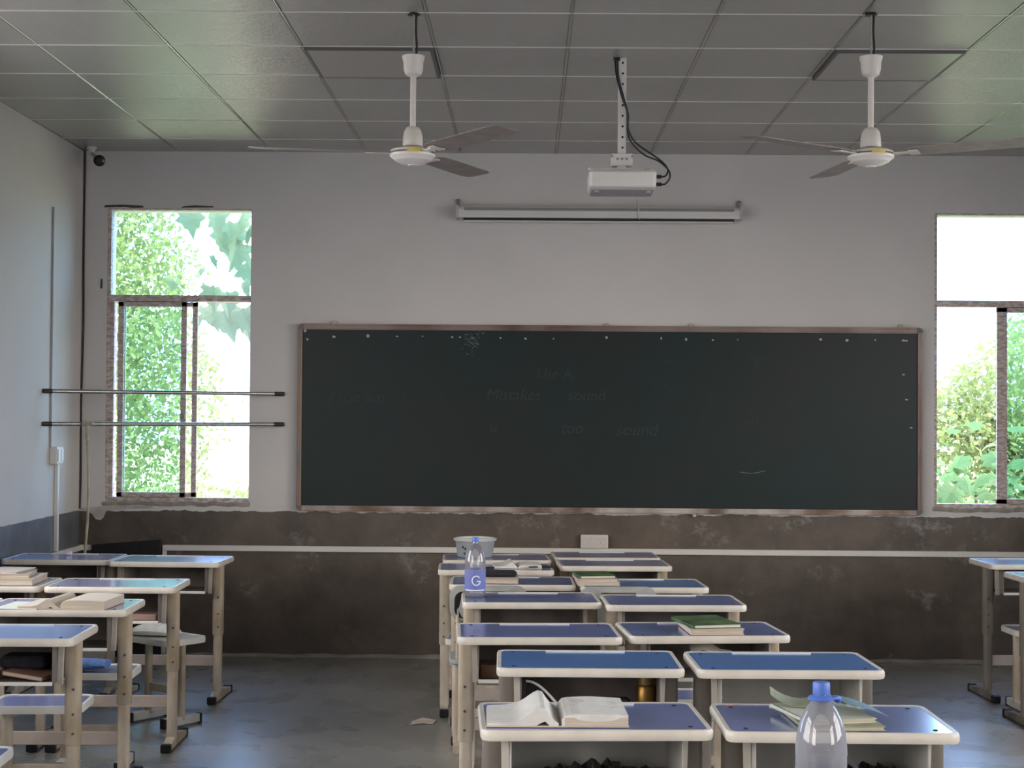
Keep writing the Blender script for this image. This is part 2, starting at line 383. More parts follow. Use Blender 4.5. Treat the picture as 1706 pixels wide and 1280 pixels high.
# ------------------------------------------------------------------ front windows
def window(name, x0, x1, slide, lab):
    root = bpy.data.objects.new(name, None); COL.objects.link(root); struct(root)
    y = YF + .045; ZT = 2.313
    def bar(n, a, c, d, f, y0, y1, m=M_ALU, par=root): return boxobj(n, a, c, y0, y1, d, f, m, par, bevel=.002)
    b = B()
    for q in ((x0, x0 + .022, WZ0, WZ1), (x1 - .004, x1, WZ0, WZ1), (x0 + .022, x1 - .004, WZ0, WZ0 + .034), (x0 + .022, x1 - .004, WZ1 - .006, WZ1), (x0 + .022, x1 - .004, ZT - .032, ZT + .008)):
        bx(b, q[0], q[1], y - .03, y + .05, q[2], q[3])
    if slide < 0: bx(b, x0 + .022, x0 + .045, y - .02, y + .05, WZ0 + .034, ZT - .03)
    obj('window_frame', b, M_ALU, root, bevel=.002)
    bar('pane', x0 + .02, x1 - .003, ZT + .01, WZ1 - .006, y + .008, y + .012, M_GLASS)
    # two sliding sashes, both pushed to one side
    for k, (a, c, yy) in enumerate(((x0 + .065, x0 + .51, y), (x0 + .10, x0 + .575, y + .03)) if slide < 0 else ((x0 + .415, x1 - .02, y), (x0 + .475, x1 - .06, y + .03))):
        s_ = .036 if k == 0 else .034
        b = B(); z0, z1 = WZ0 + .035, ZT - .034
        hid = (k == 1 and slide < 0)
        for q in ((a, a + ((.036 if slide < 0 else .066) if k == 0 else .006), z0, z1), (c - s_, c, z0, z1), (a, c, z0, z0 + .03), (a, c, z1 - .03, z1)):
            bx(b, q[0], q[1], yy + .002, yy + .022, q[2], q[3])
        sa = obj('sash', b, M_ALU, root, bevel=.002)
        if k == 0: boxobj('pane', a + s_ - .004, c - s_ + .004, yy + .010, yy + .014, z0 + .026, z1 - .026, M_TINT, sa)
        if k == 0 and slide < 0: boxobj('latch', c - .03, c - .006, yy - .012, yy + .002, 1.52, 1.56, M_GREY, sa)
    # rough plaster sill
    b = B(); lp = []
    for i in range(21):
        x = x0 - .01 + i * (x1 - x0 + .02) / 20; h = random.uniform(-.006, .006)
        lp.append([(x, YF - .003, .962 + h), (x, YF - .007, .975), (x, YF - .005, .989 + h), (x, YF + .012, .982), (x, YF + .012, .97)])
    loft(b, lp); obj('sill', b, M_PLASTER, root)
    return root
window('window_1', W1[0], W1[1], -1, '')
window('window_2', W2[0], W2[1], 1, '')
# ragged plaster patches round the left window
b = B()
def patch(bm, pts, y0, y1):
    loft(bm, [[(x, y0, z) for x, z in pts], [(x, y1, z) for x, z in pts]])
patch(b, [(-2.74, 2.885), (-2.60, 2.888), (-2.55, 2.882), (-2.48, 2.886), (-2.49, 2.898), (-2.62, 2.903), (-2.73, 2.899)], YF - .004, YF + .001)
patch(b, [(-2.24, 2.886), (-2.03, 2.889), (-2.03, 2.897), (-2.15, 2.902), (-2.22, 2.896)], YF - .004, YF + .001)
patch(b, [(-2.755, 2.36), (-2.742, 2.36), (-2.742, 2.42), (-2.752, 2.425)], YF - .004, YF + .001)
struct(obj('trim_3', b, mat('bare_cement', (.10, .09, .08), .9, noise=.3, nscale=60)))
b = B()
patch(b, [(-2.86, .945), (-2.86, .93), (-2.82, .927), (-2.79, .905), (-2.765, .872), (-2.735, .868), (-2.715, .885), (-2.70, .925), (-2.55, .94), (-2.4, .945), (-2.4, .96), (-2.6, .965)], YF - .004, YF + .001)
struct(obj('trim_4', b, mat('plaster_drip', (.55, .50, .44), .9, noise=.2, nscale=20)))
# plain frames in the side windows beyond the picture
nw = 3
for xa, wins in ((XR + .09, SIDE_R), (XL - .13, SIDE_L)):
    for a, c in wins:
        b = B()
        for q in ((a, a + .04, WZ0, WZ1), (c - .04, c, WZ0, WZ1), (a, c, WZ0, WZ0 + .04), (a, c, WZ1 - .04, WZ1), (a, c, 2.28, 2.33), ((a + c) / 2 - .03, (a + c) / 2 + .03, WZ0, 2.3)):
            bx(b, xa, xa + .04, q[0], q[1], q[2], q[3])
        struct(obj('window_%d' % nw, b, M_ALU)); nw += 1

# ------------------------------------------------------------------ blackboard
YW = YF - .001
bb = thing('blackboard', 'long dark green blackboard in a worn metal frame on the front wall', 'blackboard', (.53, YW, .94))
bx0, bx1, bz0, bz1 = -2.00, 2.00, 0.0, 1.20            # local
m = mat('board_green', (.011, .026, .025), .40, color2=(.018, .023, .022), nscale=1.2, spec=.35, detail=8)
boxobj('writing_surface', bx0 + .02, bx1 - .02, -.030, 0, bz0 + .02, bz1 - .02, m, bb)
m_fr = mat('worn_frame', (.30, .235, .21), .4, metal=.3, color2=(.15, .085, .06), nscale=3.5, stretch=(.6, 1, .6), detail=7)
m_frl = mat('worn_frame_side', (.34, .20, .12), .4, metal=.2, color2=(.24, .21, .19), nscale=2.5, stretch=(1, 1, .8))
def frame_bar(n, a, c, d, f, m):
    b = B(); bx(b, a, c, -.042, 0, d, f)
    if c - a > f - d: bx(b, a, c, -.046, -.040, d + .006, d + .014); bx(b, a, c, -.046, -.040, f - .014, f - .007)
    else: bx(b, a + .006, a + .013, -.046, -.040, d, f); bx(b, c - .013, c - .006, -.046, -.040, d, f)
    return obj(n, b, m, bb, bevel=.002)
frame_bar('frame_rail', bx0 + .03, bx1 - .03, bz1 - .038, bz1, m_fr)
frame_bar('frame_rail', bx0 + .03, bx1 - .03, bz0, bz0 + .034, mat('worn_frame_low', (.62, .55, .50), .4, metal=.3, color2=(.20, .13, .09), nscale=5, stretch=(.7, 1, .6)))
frame_bar('frame_stile', bx0, bx0 + .03, bz0 + .03, bz1 - .03, m_frl)
frame_bar('frame_stile', bx1 - .03, bx1, bz0 + .03, bz1 - .03, m_fr)
for sx, sz in ((bx0, bz0), (bx1, bz0), (bx0, bz1), (bx1, bz1)):
    b = B(); dx = 1 if sx < 0 else -1; dz = 1 if sz < .5 else -1; pts = [(sx + dx * .034, sz), ]
    for k in range(6):
        a = R(90 * k / 5); pts.append((sx + dx * (.03 - .03 * math.sin(a)), sz + dz * (.03 - .03 * math.cos(a))))
    pts += [(sx, sz + dz * .034), (sx + dx * .034, sz + dz * .034)]
    loft(b, [[(x, -.049, z) for x, z in pts], [(x, 0, z) for x, z in pts]])
    obj('frame_corner', b, mat('corner_cap', (.16, .14, .13), .5), bb)
for x, zz in ((-1.77, 1.2), (-.02, 1.195), (.52, 1.197), (1.86, 1.2), (.55, -.0)):
    b = B(); lathe(b, [(.012, 0), (.014, .004), (.012, .018), (.007, .022)], 12); o = obj('frame_clip', b, M_LEG, bb, smooth=40)
    o.location = (x, -.02, zz if zz > .5 else -.02)
# rows of dried paste and tape scraps along the top edge
b = B(); rs = random.Random(3)
for px, s in ((-1.955, 1.6), (-1.94, .9), (-1.77, 1.2), (-1.55, 1.2), (-1.365, .9), (-1.20, .9), (-1.01, 1), (-.96, 1), (-.70, 1), (-.54, 1.2), (-.36, .7), (-.02, 1), (.33, 1.1), (.49, 1.2), (.66, 1.2), (.82, .6), (1.35, 1.2), (1.52, 1.1), (1.70, 1.1), (1.88, 1.5), (1.90, 1.2)):
    z = 1.118 + rs.uniform(-.006, .006) if px > -1.94 else 1.155; 
    if px == -1.94: z = 1.10
    ww, hh = .010 * s * rs.uniform(.6, 1.3), .009 * s * rs.uniform(.6, 1.3)
    pts = [(px + ww * math.cos(a) * rs.uniform(.6, 1), z + hh * math.sin(a) * rs.uniform(.6, 1)) for a in [k * .9 for k in range(7)]]
    loft(b, [[(x, -.0315, z_) for x, z_ in pts], [(x, -.029, z_) for x, z_ in pts]])
for px, z in ((1.88, .90), (1.90, .74), (1.93, .56)):
    bx(b, px - .008, px + .008, -.0315, -.029, z - .004, z + .004)
obj('paste_spots', b, mat('paste', (.42, .45, .45), .8), bb)
b = B()
for i in range(46):
    x = -.87 + rs.gauss(0, .035); z = 1.09 + rs.gauss(0, .035); a = rs.uniform(0, 3)
    dx, dz = .011 * math.cos(a), .008 * math.sin(a)
    loft(b, [[(x - dx, yy, z - dz - .002), (x + dx, yy, z + dz - .002), (x + dx, yy, z + dz + .002), (x - dx, yy, z - dz + .002)] for yy in (-.0312, -.029)])
obj('chalk_smudge', b, mat('chalk_mid', (.16, .18, .185), .9), bb)
# faint half-wiped handwriting
def scribble(text, x, z, size, m=M_CHALKF, sl=.2):
    cu = bpy.data.curves.new('t', 'FONT'); cu.body = text; cu.size = size; cu.shear = sl; cu.extrude = .0004; cu.offset = -.0004
    o = bpy.data.objects.new('t', cu); COL.objects.link(o); dg = bpy.context.evaluated_depsgraph_get()
    me = bpy.data.meshes.new_from_object(o.evaluated_get(dg)); bpy.data.objects.remove(o); bpy.data.curves.remove(cu)
    o = bpy.data.objects.new('chalk_writing', me); me.materials.clear(); me.materials.append(m); COL.objects.link(o)
    o.parent = bb; o.location = (x, -.0308, z); o.rotation_euler = (R(90), 0, 0); return o
scribble('Moe', -1.80, .70, .11); scribble('am', -1.565, .70, .10); scribble('t___  r', -1.33, .70, .10, mat('fainter_chalk', (.035, .041, .041), .95))
scribble('Use A...', -.47, .86, .09); scribble('Mistakes', -.79, .72, .10); scribble('sound', -.27, .72, .10)
scribble('u', -.77, .51, .10); scribble('too', -.31, .51, .10); scribble('sound', .04, .50, .11)
b = B()
for (x, z, n, sx, sz) in ((.36, .82, 26, .05, .09), (.95, .95, 10, .03, .06), (.93, .55, 16, .025, .13), (1.12, .70, 12, .05, .08), (.60, .72, 20, .08, .08)):
    for i in range(n):
        px, pz = x + rs.gauss(0, sx), z + rs.gauss(0, sz); a = rs.uniform(0, 3); l = rs.uniform(.006, .02)
        dx, dz = l * math.cos(a), l * math.sin(a)
        loft(b, [[(px - dx, yy, pz - dz - .002), (px + dx, yy, pz + dz - .002), (px + dx, yy, pz + dz + .002), (px - dx, yy, pz - dz + .002)] for yy in (-.0306, -.0295)])
obj('chalk_dust', b, M_CHALKF, bb)['kind'] = 'stuff'
b = B(); tube(b, curve([(.84, -.03, .268), (.92, -.03, .262), (1.0, -.03, .278)], 6), .0025, 6); obj('chalk_mark', b, mat('chalk_mid', (.16, .18, .185)), bb)

# ------------------------------------------------------------------ projection screen casing
ps = thing('projection_screen', 'long white rolled projection screen casing mounted above the blackboard', 'projection screen', (.453, YW - .06, 2.855))
b = B(); prof = [(-.045, -.032), (.045, -.032), (.055, -.02), (.055, .03), (.045, .042), (-.03, .042), (-.048, .02), (-.048, -.02)]
loft(b, [[(x, y, z) for y, z in prof] for x in (-.895, .895)]); obj('casing', b, M_WHITEPL, ps)
b = B(); bx(b, -.86, .86, -.0465, -.040, .012, .030); obj('casing_stripe', b, mat('stripe_grey', (.26, .255, .25), .5), ps).location = (0, -.004, 0)
b = B(); bx(b, -.865, .865, -.02, .02, -.046, -.0322); obj('screen_slot', b, M_BLK, ps)
b = B(); tube(b, [(-.86, 0, -.050), (.86, 0, -.050)], .0075, 10); obj('bottom_bar', b, M_WHITEPL, ps)
for s in (-1, 1):
    b = B(); bx(b, s * .905 - .010, s * .905 + .010, -.050, .058, -.036, .046); obj('end_cap', b, mat('cap_grey', (.5, .47, .45), .45), ps, bevel=.004)
    b = B(); bx(b, s * .902 - .008, s * .902 + .008, .035, .060, .046, .095); bx(b, s * .902 - .013, s * .902 + .013, .030, .040, .078, .092); obj('hanger', b, mat('hanger_metal', (.22, .20, .19), .4, metal=.5), ps)
b = B(); tube(b, [(-.02, -.01, -.0585), (-.02, -.01, -.068)], .004, 8); tube(b, [(-.045, -.01, -.068), (.005, -.01, -.068)], .006, 8); obj('pull_handle', b, M_WHITEPL, ps)
b = B(); tube(b, curve([(.70, YW - .002, 3.0), (.705, YW - .004, 2.95), (.70, YW - .09, 2.905), (.705, YW - .117, 2.87), (.70, YW - .118, 2.838), (.712, YW - .118, 2.815)], 6), .004, 6)
tag(obj('screen_cord', b, M_WHITEPL, smooth=60), 'thin white cord looped down over the projection screen casing', 'cord')

# ------------------------------------------------------------------ projector, its ceiling pole and cables
pm = thing('projector_mount', 'white perforated steel pole hanging from the ceiling with projector bracket', 'mount', (.440, 7.22, ZC))
b = B(); bx(b, -.019, .019, -.019, .019, -.455, 0); obj('pole', b, M_WHITEPL, pm, bevel=.003)
for k in range(9):
    b = B(); tube(b, [(0, -.0195, 0), (0, -.021, 0)], .0055, 10); o = obj('bolt_hole', b, M_BLK, pm); o.location = (.002, 0, -.025 - .050 * k)
b = B(); bx(b, -.050, .050, -.030, .030, -.512, -.452); obj('bracket_box', b, M_WHITEPL, pm, bevel=.006)
for x in (-.047, .047, -.022, .022, 0):
    b = B(); tube(b, [(x, -.0305, -.468 - (.012 if abs(x) < .04 else 0)), (x, -.033, -.468 - (.012 if abs(x) < .04 else 0))], .006, 10); obj('bolt', b, M_GREY, pm)
b = B(); bx(b, -.105, .085, -.018, .018, -.528, -.522); bx(b, -.02, .02, -.018, .018, -.524, -.510)
tube(b, [(-.095, 0, -.522), (.10, -.05, -.529)], .006, 8); tube(b, [(-.155, -.05, -.531), (-.05, .05, -.525)], .006, 8); tube(b, [(.05, .05, -.525), (.135, -.05, -.531)], .006, 8)
obj('mounting_arm', b, M_WHITEPL, pm)
pj = thing('projector', 'white box projector hanging on the pole above the screen casing', 'projector', (.438, 7.20, 2.617))
b = B(); lp = []
for z, ins in ((0, .012), (.012, .002), (.074, .0), (.086, .010)):
    lp.append(rrect(.312 - 2 * ins, .25 - 2 * ins, .02, z, 4))
loft(b, lp); obj('body', b, M_WHITEPL, pj, smooth=35)
b = B(); loft(b, [rrect(.29, .225, .02, -.007, 4), rrect(.306, .243, .02, .004, 4)]); obj('lower_shell', b, mat('projector_grey', (.42, .40, .39), .5), pj, smooth=35)
for x in (-.12, .12):
    b = B(); lathe(b, [(.010, -.006), (.010, .004)], 12); o = obj('foot', b, M_GREY, pj, smooth=40); o.location = (x, -.09, -.012)
b = B(); lathe(b, [(.03, 0), (.035, .005), (.035, .02), (.028, .022)], 24); o = obj('lens', b, M_LENS, pj, smooth=40); o.location = (.07, .122, .055); o.rotation_euler = (R(-90), 0, 0)
for x, z in ((-.13, .087), (.13, .087), (.05, .087)):
    b = B(); lathe(b, [(.008, 0), (.008, .004)], 10); o = obj('screw', b, M_GREY, pj); o.location = (x, -.06, z)
for lab, pts, e in (('black cable running down the projector pole and looping to the upper socket',
      [(.415, 7.195, 3.248), (.42, 7.19, 3.16), (.445, 7.19, 3.06), (.467, 7.19, 2.98), (.468, 7.19, 2.91), (.50, 7.19, 2.85), (.565, 7.18, 2.80), (.625, 7.17, 2.755), (.652, 7.16, 2.715), (.64, 7.15, 2.685), (.615, 7.15, 2.681)], .681),
     ('black cable running down the projector pole and looping to the lower socket',
      [(.405, 7.205, 3.248), (.412, 7.198, 3.165), (.438, 7.20, 3.065), (.466, 7.202, 2.985), (.466, 7.20, 2.905), (.482, 7.19, 2.85), (.54, 7.18, 2.79), (.61, 7.16, 2.755), (.655, 7.15, 2.71), (.660, 7.15, 2.675), (.64, 7.15, 2.648), (.615, 7.15, 2.645)], .645)):
    t_ = thing('projector_cable', lab, 'cable', (.6, 7.15, 2 + e), 0, 'projector cables')
    b = B(); tube(b, [Vector(p) - Vector((.6, 7.15, 2 + e)) for p in curve(pts, 6)], .0042, 8); obj('cord', b, M_BLK, t_, smooth=60)
    b = B(); bx(b, -.0055, .022, -.009, .009, -.008, .008); obj('plug', b, M_BLK, t_, bevel=.002)
b = B(); bx(b, .398, .428, 7.19, 7.215, 3.235, 3.2495); tag(obj('cable_grommet', b, M_BLK), 'small black cable outlet in the ceiling beside the projector pole', 'cable outlet')

# ------------------------------------------------------------------ ceiling fans
def fan(lab, x, y, angs, src=None):
    t = thing('ceiling_fan', lab, 'ceiling fan', (x, y, ZC), 0, 'ceiling fans')
    b = B(); tube(b, [(0, 0, 0), (.0, 0, -.19)], .005, 8); obj('hanging_wire', b, M_STEEL, t)
    b = B(); tube(b, curve([(.012, 0, 0), (.010, 0, -.08), (.014, 0, -.14), (.010, 0, -.19)], 4), .0045, 8); obj('cord', b, M_BLK, t)
    b = B(); lathe(b, [(.022, .0), (.026, -.006), (.026, -.008)], 16); obj('ceiling_hook', b, M_BLK, t)
    b = B(); lathe(b, [(.036, -.185), (.048, -.182), (.047, -.190), (.042, -.206), (.041, -.236), (.034, -.258), (.018, -.268)], 28); obj('canopy_cup', b, M_FANWH, t, smooth=40)
    b = B(); tube(b, [(0, 0, -.262), (0, 0, -.49)], .0125, 16); obj('downrod', b, M_FANWH, t, smooth=40)
    b = B(); lathe(b, [(.014, -.478), (.026, -.482), (.036, -.497), (.041, -.52), (.043, -.556), (.040, -.562)], 28); obj('motor_cup', b, M_FANWH, t, smooth=40)
    b = B(); lathe(b, [(.030, -.556), (.034, -.572)], 24); obj('motor_neck', b, mat('neck_brown', (.2, .13, .08), .5), t, smooth=40)
    b = B(); lathe(b, [(.03, -.568), (.075, -.571), (.093, -.580), (.096, -.588), (.096, -.600), (.094, -.606), (.080, -.616), (.076, -.622), (.050, -.634), (.022, -.639), (.020, -.643), (.001, -.644)], 40); mt = obj('motor', b, M_FANWH, t, smooth=30)
    b = B(); lathe(b, [(.0968, -.589), (.0972, -.5925), (.0968, -.596)], 40, cap0=False, cap1=False); obj('motor_band', b, mat('band_dark', (.13, .11, .09), .4), mt)
    b = B()
    for k in range(7):
        a0, a1 = R(-100 + k * 5), R(-95 + k * 5)
        vs = [b.verts.new((.0975 * math.cos(a) * 1.004, .0975 * math.sin(a) * 1.004, z)) for a, z in ((a0, -.598), (a1, -.598), (a1, -.582), (a0, -.582))]
        b.faces.new(vs)
    obj('sticker', b, M_YEL, mt)
    for a in angs:
        b = B(); p = R(-6.5); rows = []
        for r, hw, lift in ((.115, .020, 0), (.155, .045, .0), (.19, .060, .001), (.35, .064, .002), (.60, .066, .004), (.655, .058, .005), (.68, .040, .006)):
            c, s = math.cos(p), math.sin(p); f = -0.012 if r < .6 else 0
            rows.append([(r + (-.01 if i == 0 and r > .6 else 0), q * c, lift + q * s + dz) for i, (q, dz) in enumerate(((-hw, 0), (hw, 0), (hw, .0022), (-hw, .0022)))])
        loft(b, rows); o = obj('blade', b, M_FANBL, t); o.location = (0, 0, -.590); o.rotation_euler = (0, 0, R(a))
        b = B(); bx(b, .085, .20, -.016, .016, -.005, -.001); bx(b, .16, .20, -.03, .03, -.005, -.001)
        h = obj('blade_arm', b, M_FANWH, o, bevel=.001); h.rotation_euler = (R(-6.5), 0, 0)
    return t
fan('left white ceiling fan with three grey blades above the floor aisle', -.485, 6.418, (187, 307, 67))
fan('right white ceiling fan with three grey blades near the right window', 1.424, 6.385, (213, 333, 97))

# ------------------------------------------------------------------ corner camera
sc_ = thing('security_camera', 'small dark lens security camera on a white stub in the left ceiling corner', 'camera', (-2.78, 9.72, ZC))
b = B(); lathe(b, [(.034, -.0005), (.034, -.012), (.022, -.02), (.020, -.05), (.012, -.06)], 20); obj('base', b, M_WHITEPL, sc_, smooth=40)
b = B(); tube(b, [(0, 0, -.04), (.05, -.06, -.085)], .016, 12); obj('arm', b, M_WHITEPL, sc_, smooth=40)
b = B(); lathe(b, [(.01, -.05), (.034, -.04), (.038, 0), (.036, .05), (.032, .052)], 24); o = obj('housing', b, M_WHITEPL, sc_, smooth=40); o.location = (.075, -.09, -.105); o.rotation_euler = (R(97), 0, R(18))
b = B(); lathe(b, [(.036, 0), (.0365, .012), (.030, .016), (.016, .017), (.014, .010), (.001, .010)], 24); l_ = obj('lens', b, M_LENS, o, smooth=40); l_.location = (0, 0, .050)

# ------------------------------------------------------------------ wiring on the walls
def run(name, lab, cat, pts, w, d, m, normal='y'):
    b = B()
    for (a, c) in zip(pts, pts[1:]):
        a, c = Vector(a), Vector(c); lo = Vector([min(a[i], c[i]) for i in range(3)]); hi = Vector([max(a[i], c[i]) for i in range(3)])
        for i in range(3):
            if hi[i] - lo[i] < 1e-4:
                if (normal == 'y' and i == 1): lo[i] -= d; hi[i] += 0
                elif (normal == 'x' and i == 0): hi[i] += d
                else: lo[i] -= w / 2; hi[i] += w / 2
        bx(b, lo.x, hi.x, lo.y, hi.y, lo.z, hi.z)
    return tag(obj(name, b, m, bevel=.002), lab, cat)
run('cable_trunking', 'long white cable trunking along the front wall below the blackboard', 'cable trunking', [(-2.33, YW, .694), (3.86, YW, .694)], .036, .022, M_WHITEPL)
run('cable_trunking', 'short white upright trunking dropping to the floor near the left desks', 'cable trunking', [(-2.318, YW, .012), (-2.318, YW, .675)], .026, .020, M_WHITEPL)
run('cable_trunking', 'short white trunking stub at the left front corner above the desks', 'cable trunking', [(-2.868, YW, .692), (-2.785, YW, .692)], .034, .022, M_WHITEPL)
run('cable_trunking', 'white trunking end on the left side wall in the corner', 'cable trunking', [(XL + .001, 9.30, .690), (XL + .001, 9.855, .690)], .034, .022, M_WHITEPL, 'x')
run('conduit', 'thin pale conduit from high on the left wall down to the switch box', 'conduit', [(XL + .001, 9.245, 1.35), (XL + .001, 9.245, 2.80)], .014, .012, mat('conduit_paint', (.42, .43, .41), .5), 'x')
run('conduit', 'wide white conduit below the switch box on the left wall', 'conduit', [(XL + .001, 9.36, .71), (XL + .001, 9.36, 1.245)], .034, .022, M_WHITEPL, 'x')
sw = thing('switch_box', 'white surface switch box on the left wall between two conduits', 'switch', (XL + .001, 9.31, 1.298))
b = B(); bx(b, 0, .045, -.065, .065, -.052, .052); obj('box', b, M_WHITEPL, sw, bevel=.005)
for y in (-.03, .03):
    b = B(); bx(b, .045, .051, y - .022, y + .022, -.035, .035); obj('rocker', b, M_FANWH, sw, bevel=.002)
so = thing('wall_socket', 'white double power socket sitting on the trunking under the blackboard', 'socket', (.441, YW, .757))
b = B(); bx(b, -.088, .088, -.04, 0, -.044, .044); obj('socket_box', b, M_WHITEPL, so, bevel=.006)
b = B(); bx(b, -.078, .078, -.044, -.040, -.036, .036); pl = obj('faceplate', b, mat('faceplate', (.62, .59, .55), .4), so, bevel=.002)
for cx in (-.038, .038):
    b = B()
    for dx, dz, ww, hh in ((-.012, .014, .003, .009), (.012, .014, .003, .009), (0, -.006, .003, .010), (-.012, -.016, .006, .003), (.012, -.016, .006, .003)):
        bx(b, cx + dx - ww / 2, cx + dx + ww / 2, -.0447, -.0435, dz - hh / 2, dz + hh / 2)
    obj('socket_holes', b, M_GREY, pl)
b = B(); tube(b, curve([(XL + .012, YW - .006, 3.249), (XL + .010, YW - .006, 2.6), (XL + .014, YW - .006, 2.1), (XL + .006, YW - .006, 1.6), (XL + .010, YW - .006, 1.2), (XL + .006, YW - .006, .94)], 4), .0065, 6)
tag(obj('corner_cable', b, M_CORD, smooth=60), 'thin dark cable running down the left front corner', 'cable')
for z, lab in ((1.685, 'upper thin metal rail crossing in front of the left window'), (1.490, 'lower thin metal rail crossing in front of the left window')):
    p0 = Vector((XL + .004, 9.092, z)); p1 = Vector((-1.560, YW - .012, z + .002)); t = thing('metal_rail', lab, 'rail', p0, 0, 'rails across the left window')
    d = p1 - p0; b = B(); loft(b, [ring(d * f, 12, r, Vector((0, 0, 1)), d.cross(Vector((0, 0, 1))).normalized()) for f, r in ((.03, .0125), (.97, .0125))]); obj('tube', b, M_STEEL, t, smooth=50)
    for f0, f1 in ((0.0, .035), (.955, 1.0)):
        b = B(); nrm = d.cross(Vector((0, 0, 1))).normalized()
        a, c = d * f0, d * f1
        loft(b, [ring(a, 12, .014, Vector((0, 0, 1)), nrm), ring(c, 12, .014, Vector((0, 0, 1)), nrm)]); obj('end_socket', b, mat('dark_steel', (.05, .045, .04), .5, metal=.4), t, smooth=50)
mp_ = thing('hooked_pole', 'thin pale pole with a short crosspiece leaning on the lower rail by the left window', 'pole', (-2.60, 9.06, 0))
b = B(); tube(b, curve([(0, 0, .0), (-.02, .03, .5), (-.008, .09, 1.0), (-.03, .125, 1.47)], 5), .0085, 8); obj('shaft', b, M_WOOD, mp_, smooth=60)
b = B(); tube(b, [(-.06, .125, 1.49), (.005, .125, 1.492)], .011, 8); tube(b, [(-.03, .125, 1.40), (-.03, .125, 1.49)], .013, 8); obj('crosspiece', b, M_WOOD, mp_, smooth=60)
b = B(); loft(b, [[(x, YW - d0, z) for x, z in ((-2.775, .0), (-2.33, .0), (-2.335, .748), (-2.775, .712))] for d0 in (.05, .030)])
tag(obj('leaning_board', b, M_DARKW, bevel=.003), 'dark wooden board standing against the front wall behind the left desks', 'board')
b = B(); lp_ = [(0, 0, .001), (.06, .03, .004), (.11, .02, .001), (.12, .10, .006), (.05, .13, .012), (.0, .09, .001)]
f_ = [b.verts.new((-.57 + x, 7.75 + y, z + .001)) for x, y, z in lp_]; b.faces.new(f_)
ex = bmesh.ops.extrude_face_region(b, geom=b.faces[:]); bmesh.ops.translate(b, verts=[v for v in ex['geom'] if isinstance(v, bmesh.types.BMVert)], vec=(0, 0, .002))
tag(obj('paper_scrap', b, M_CREAM), 'small crumpled paper scrap lying on the aisle floor', 'paper')

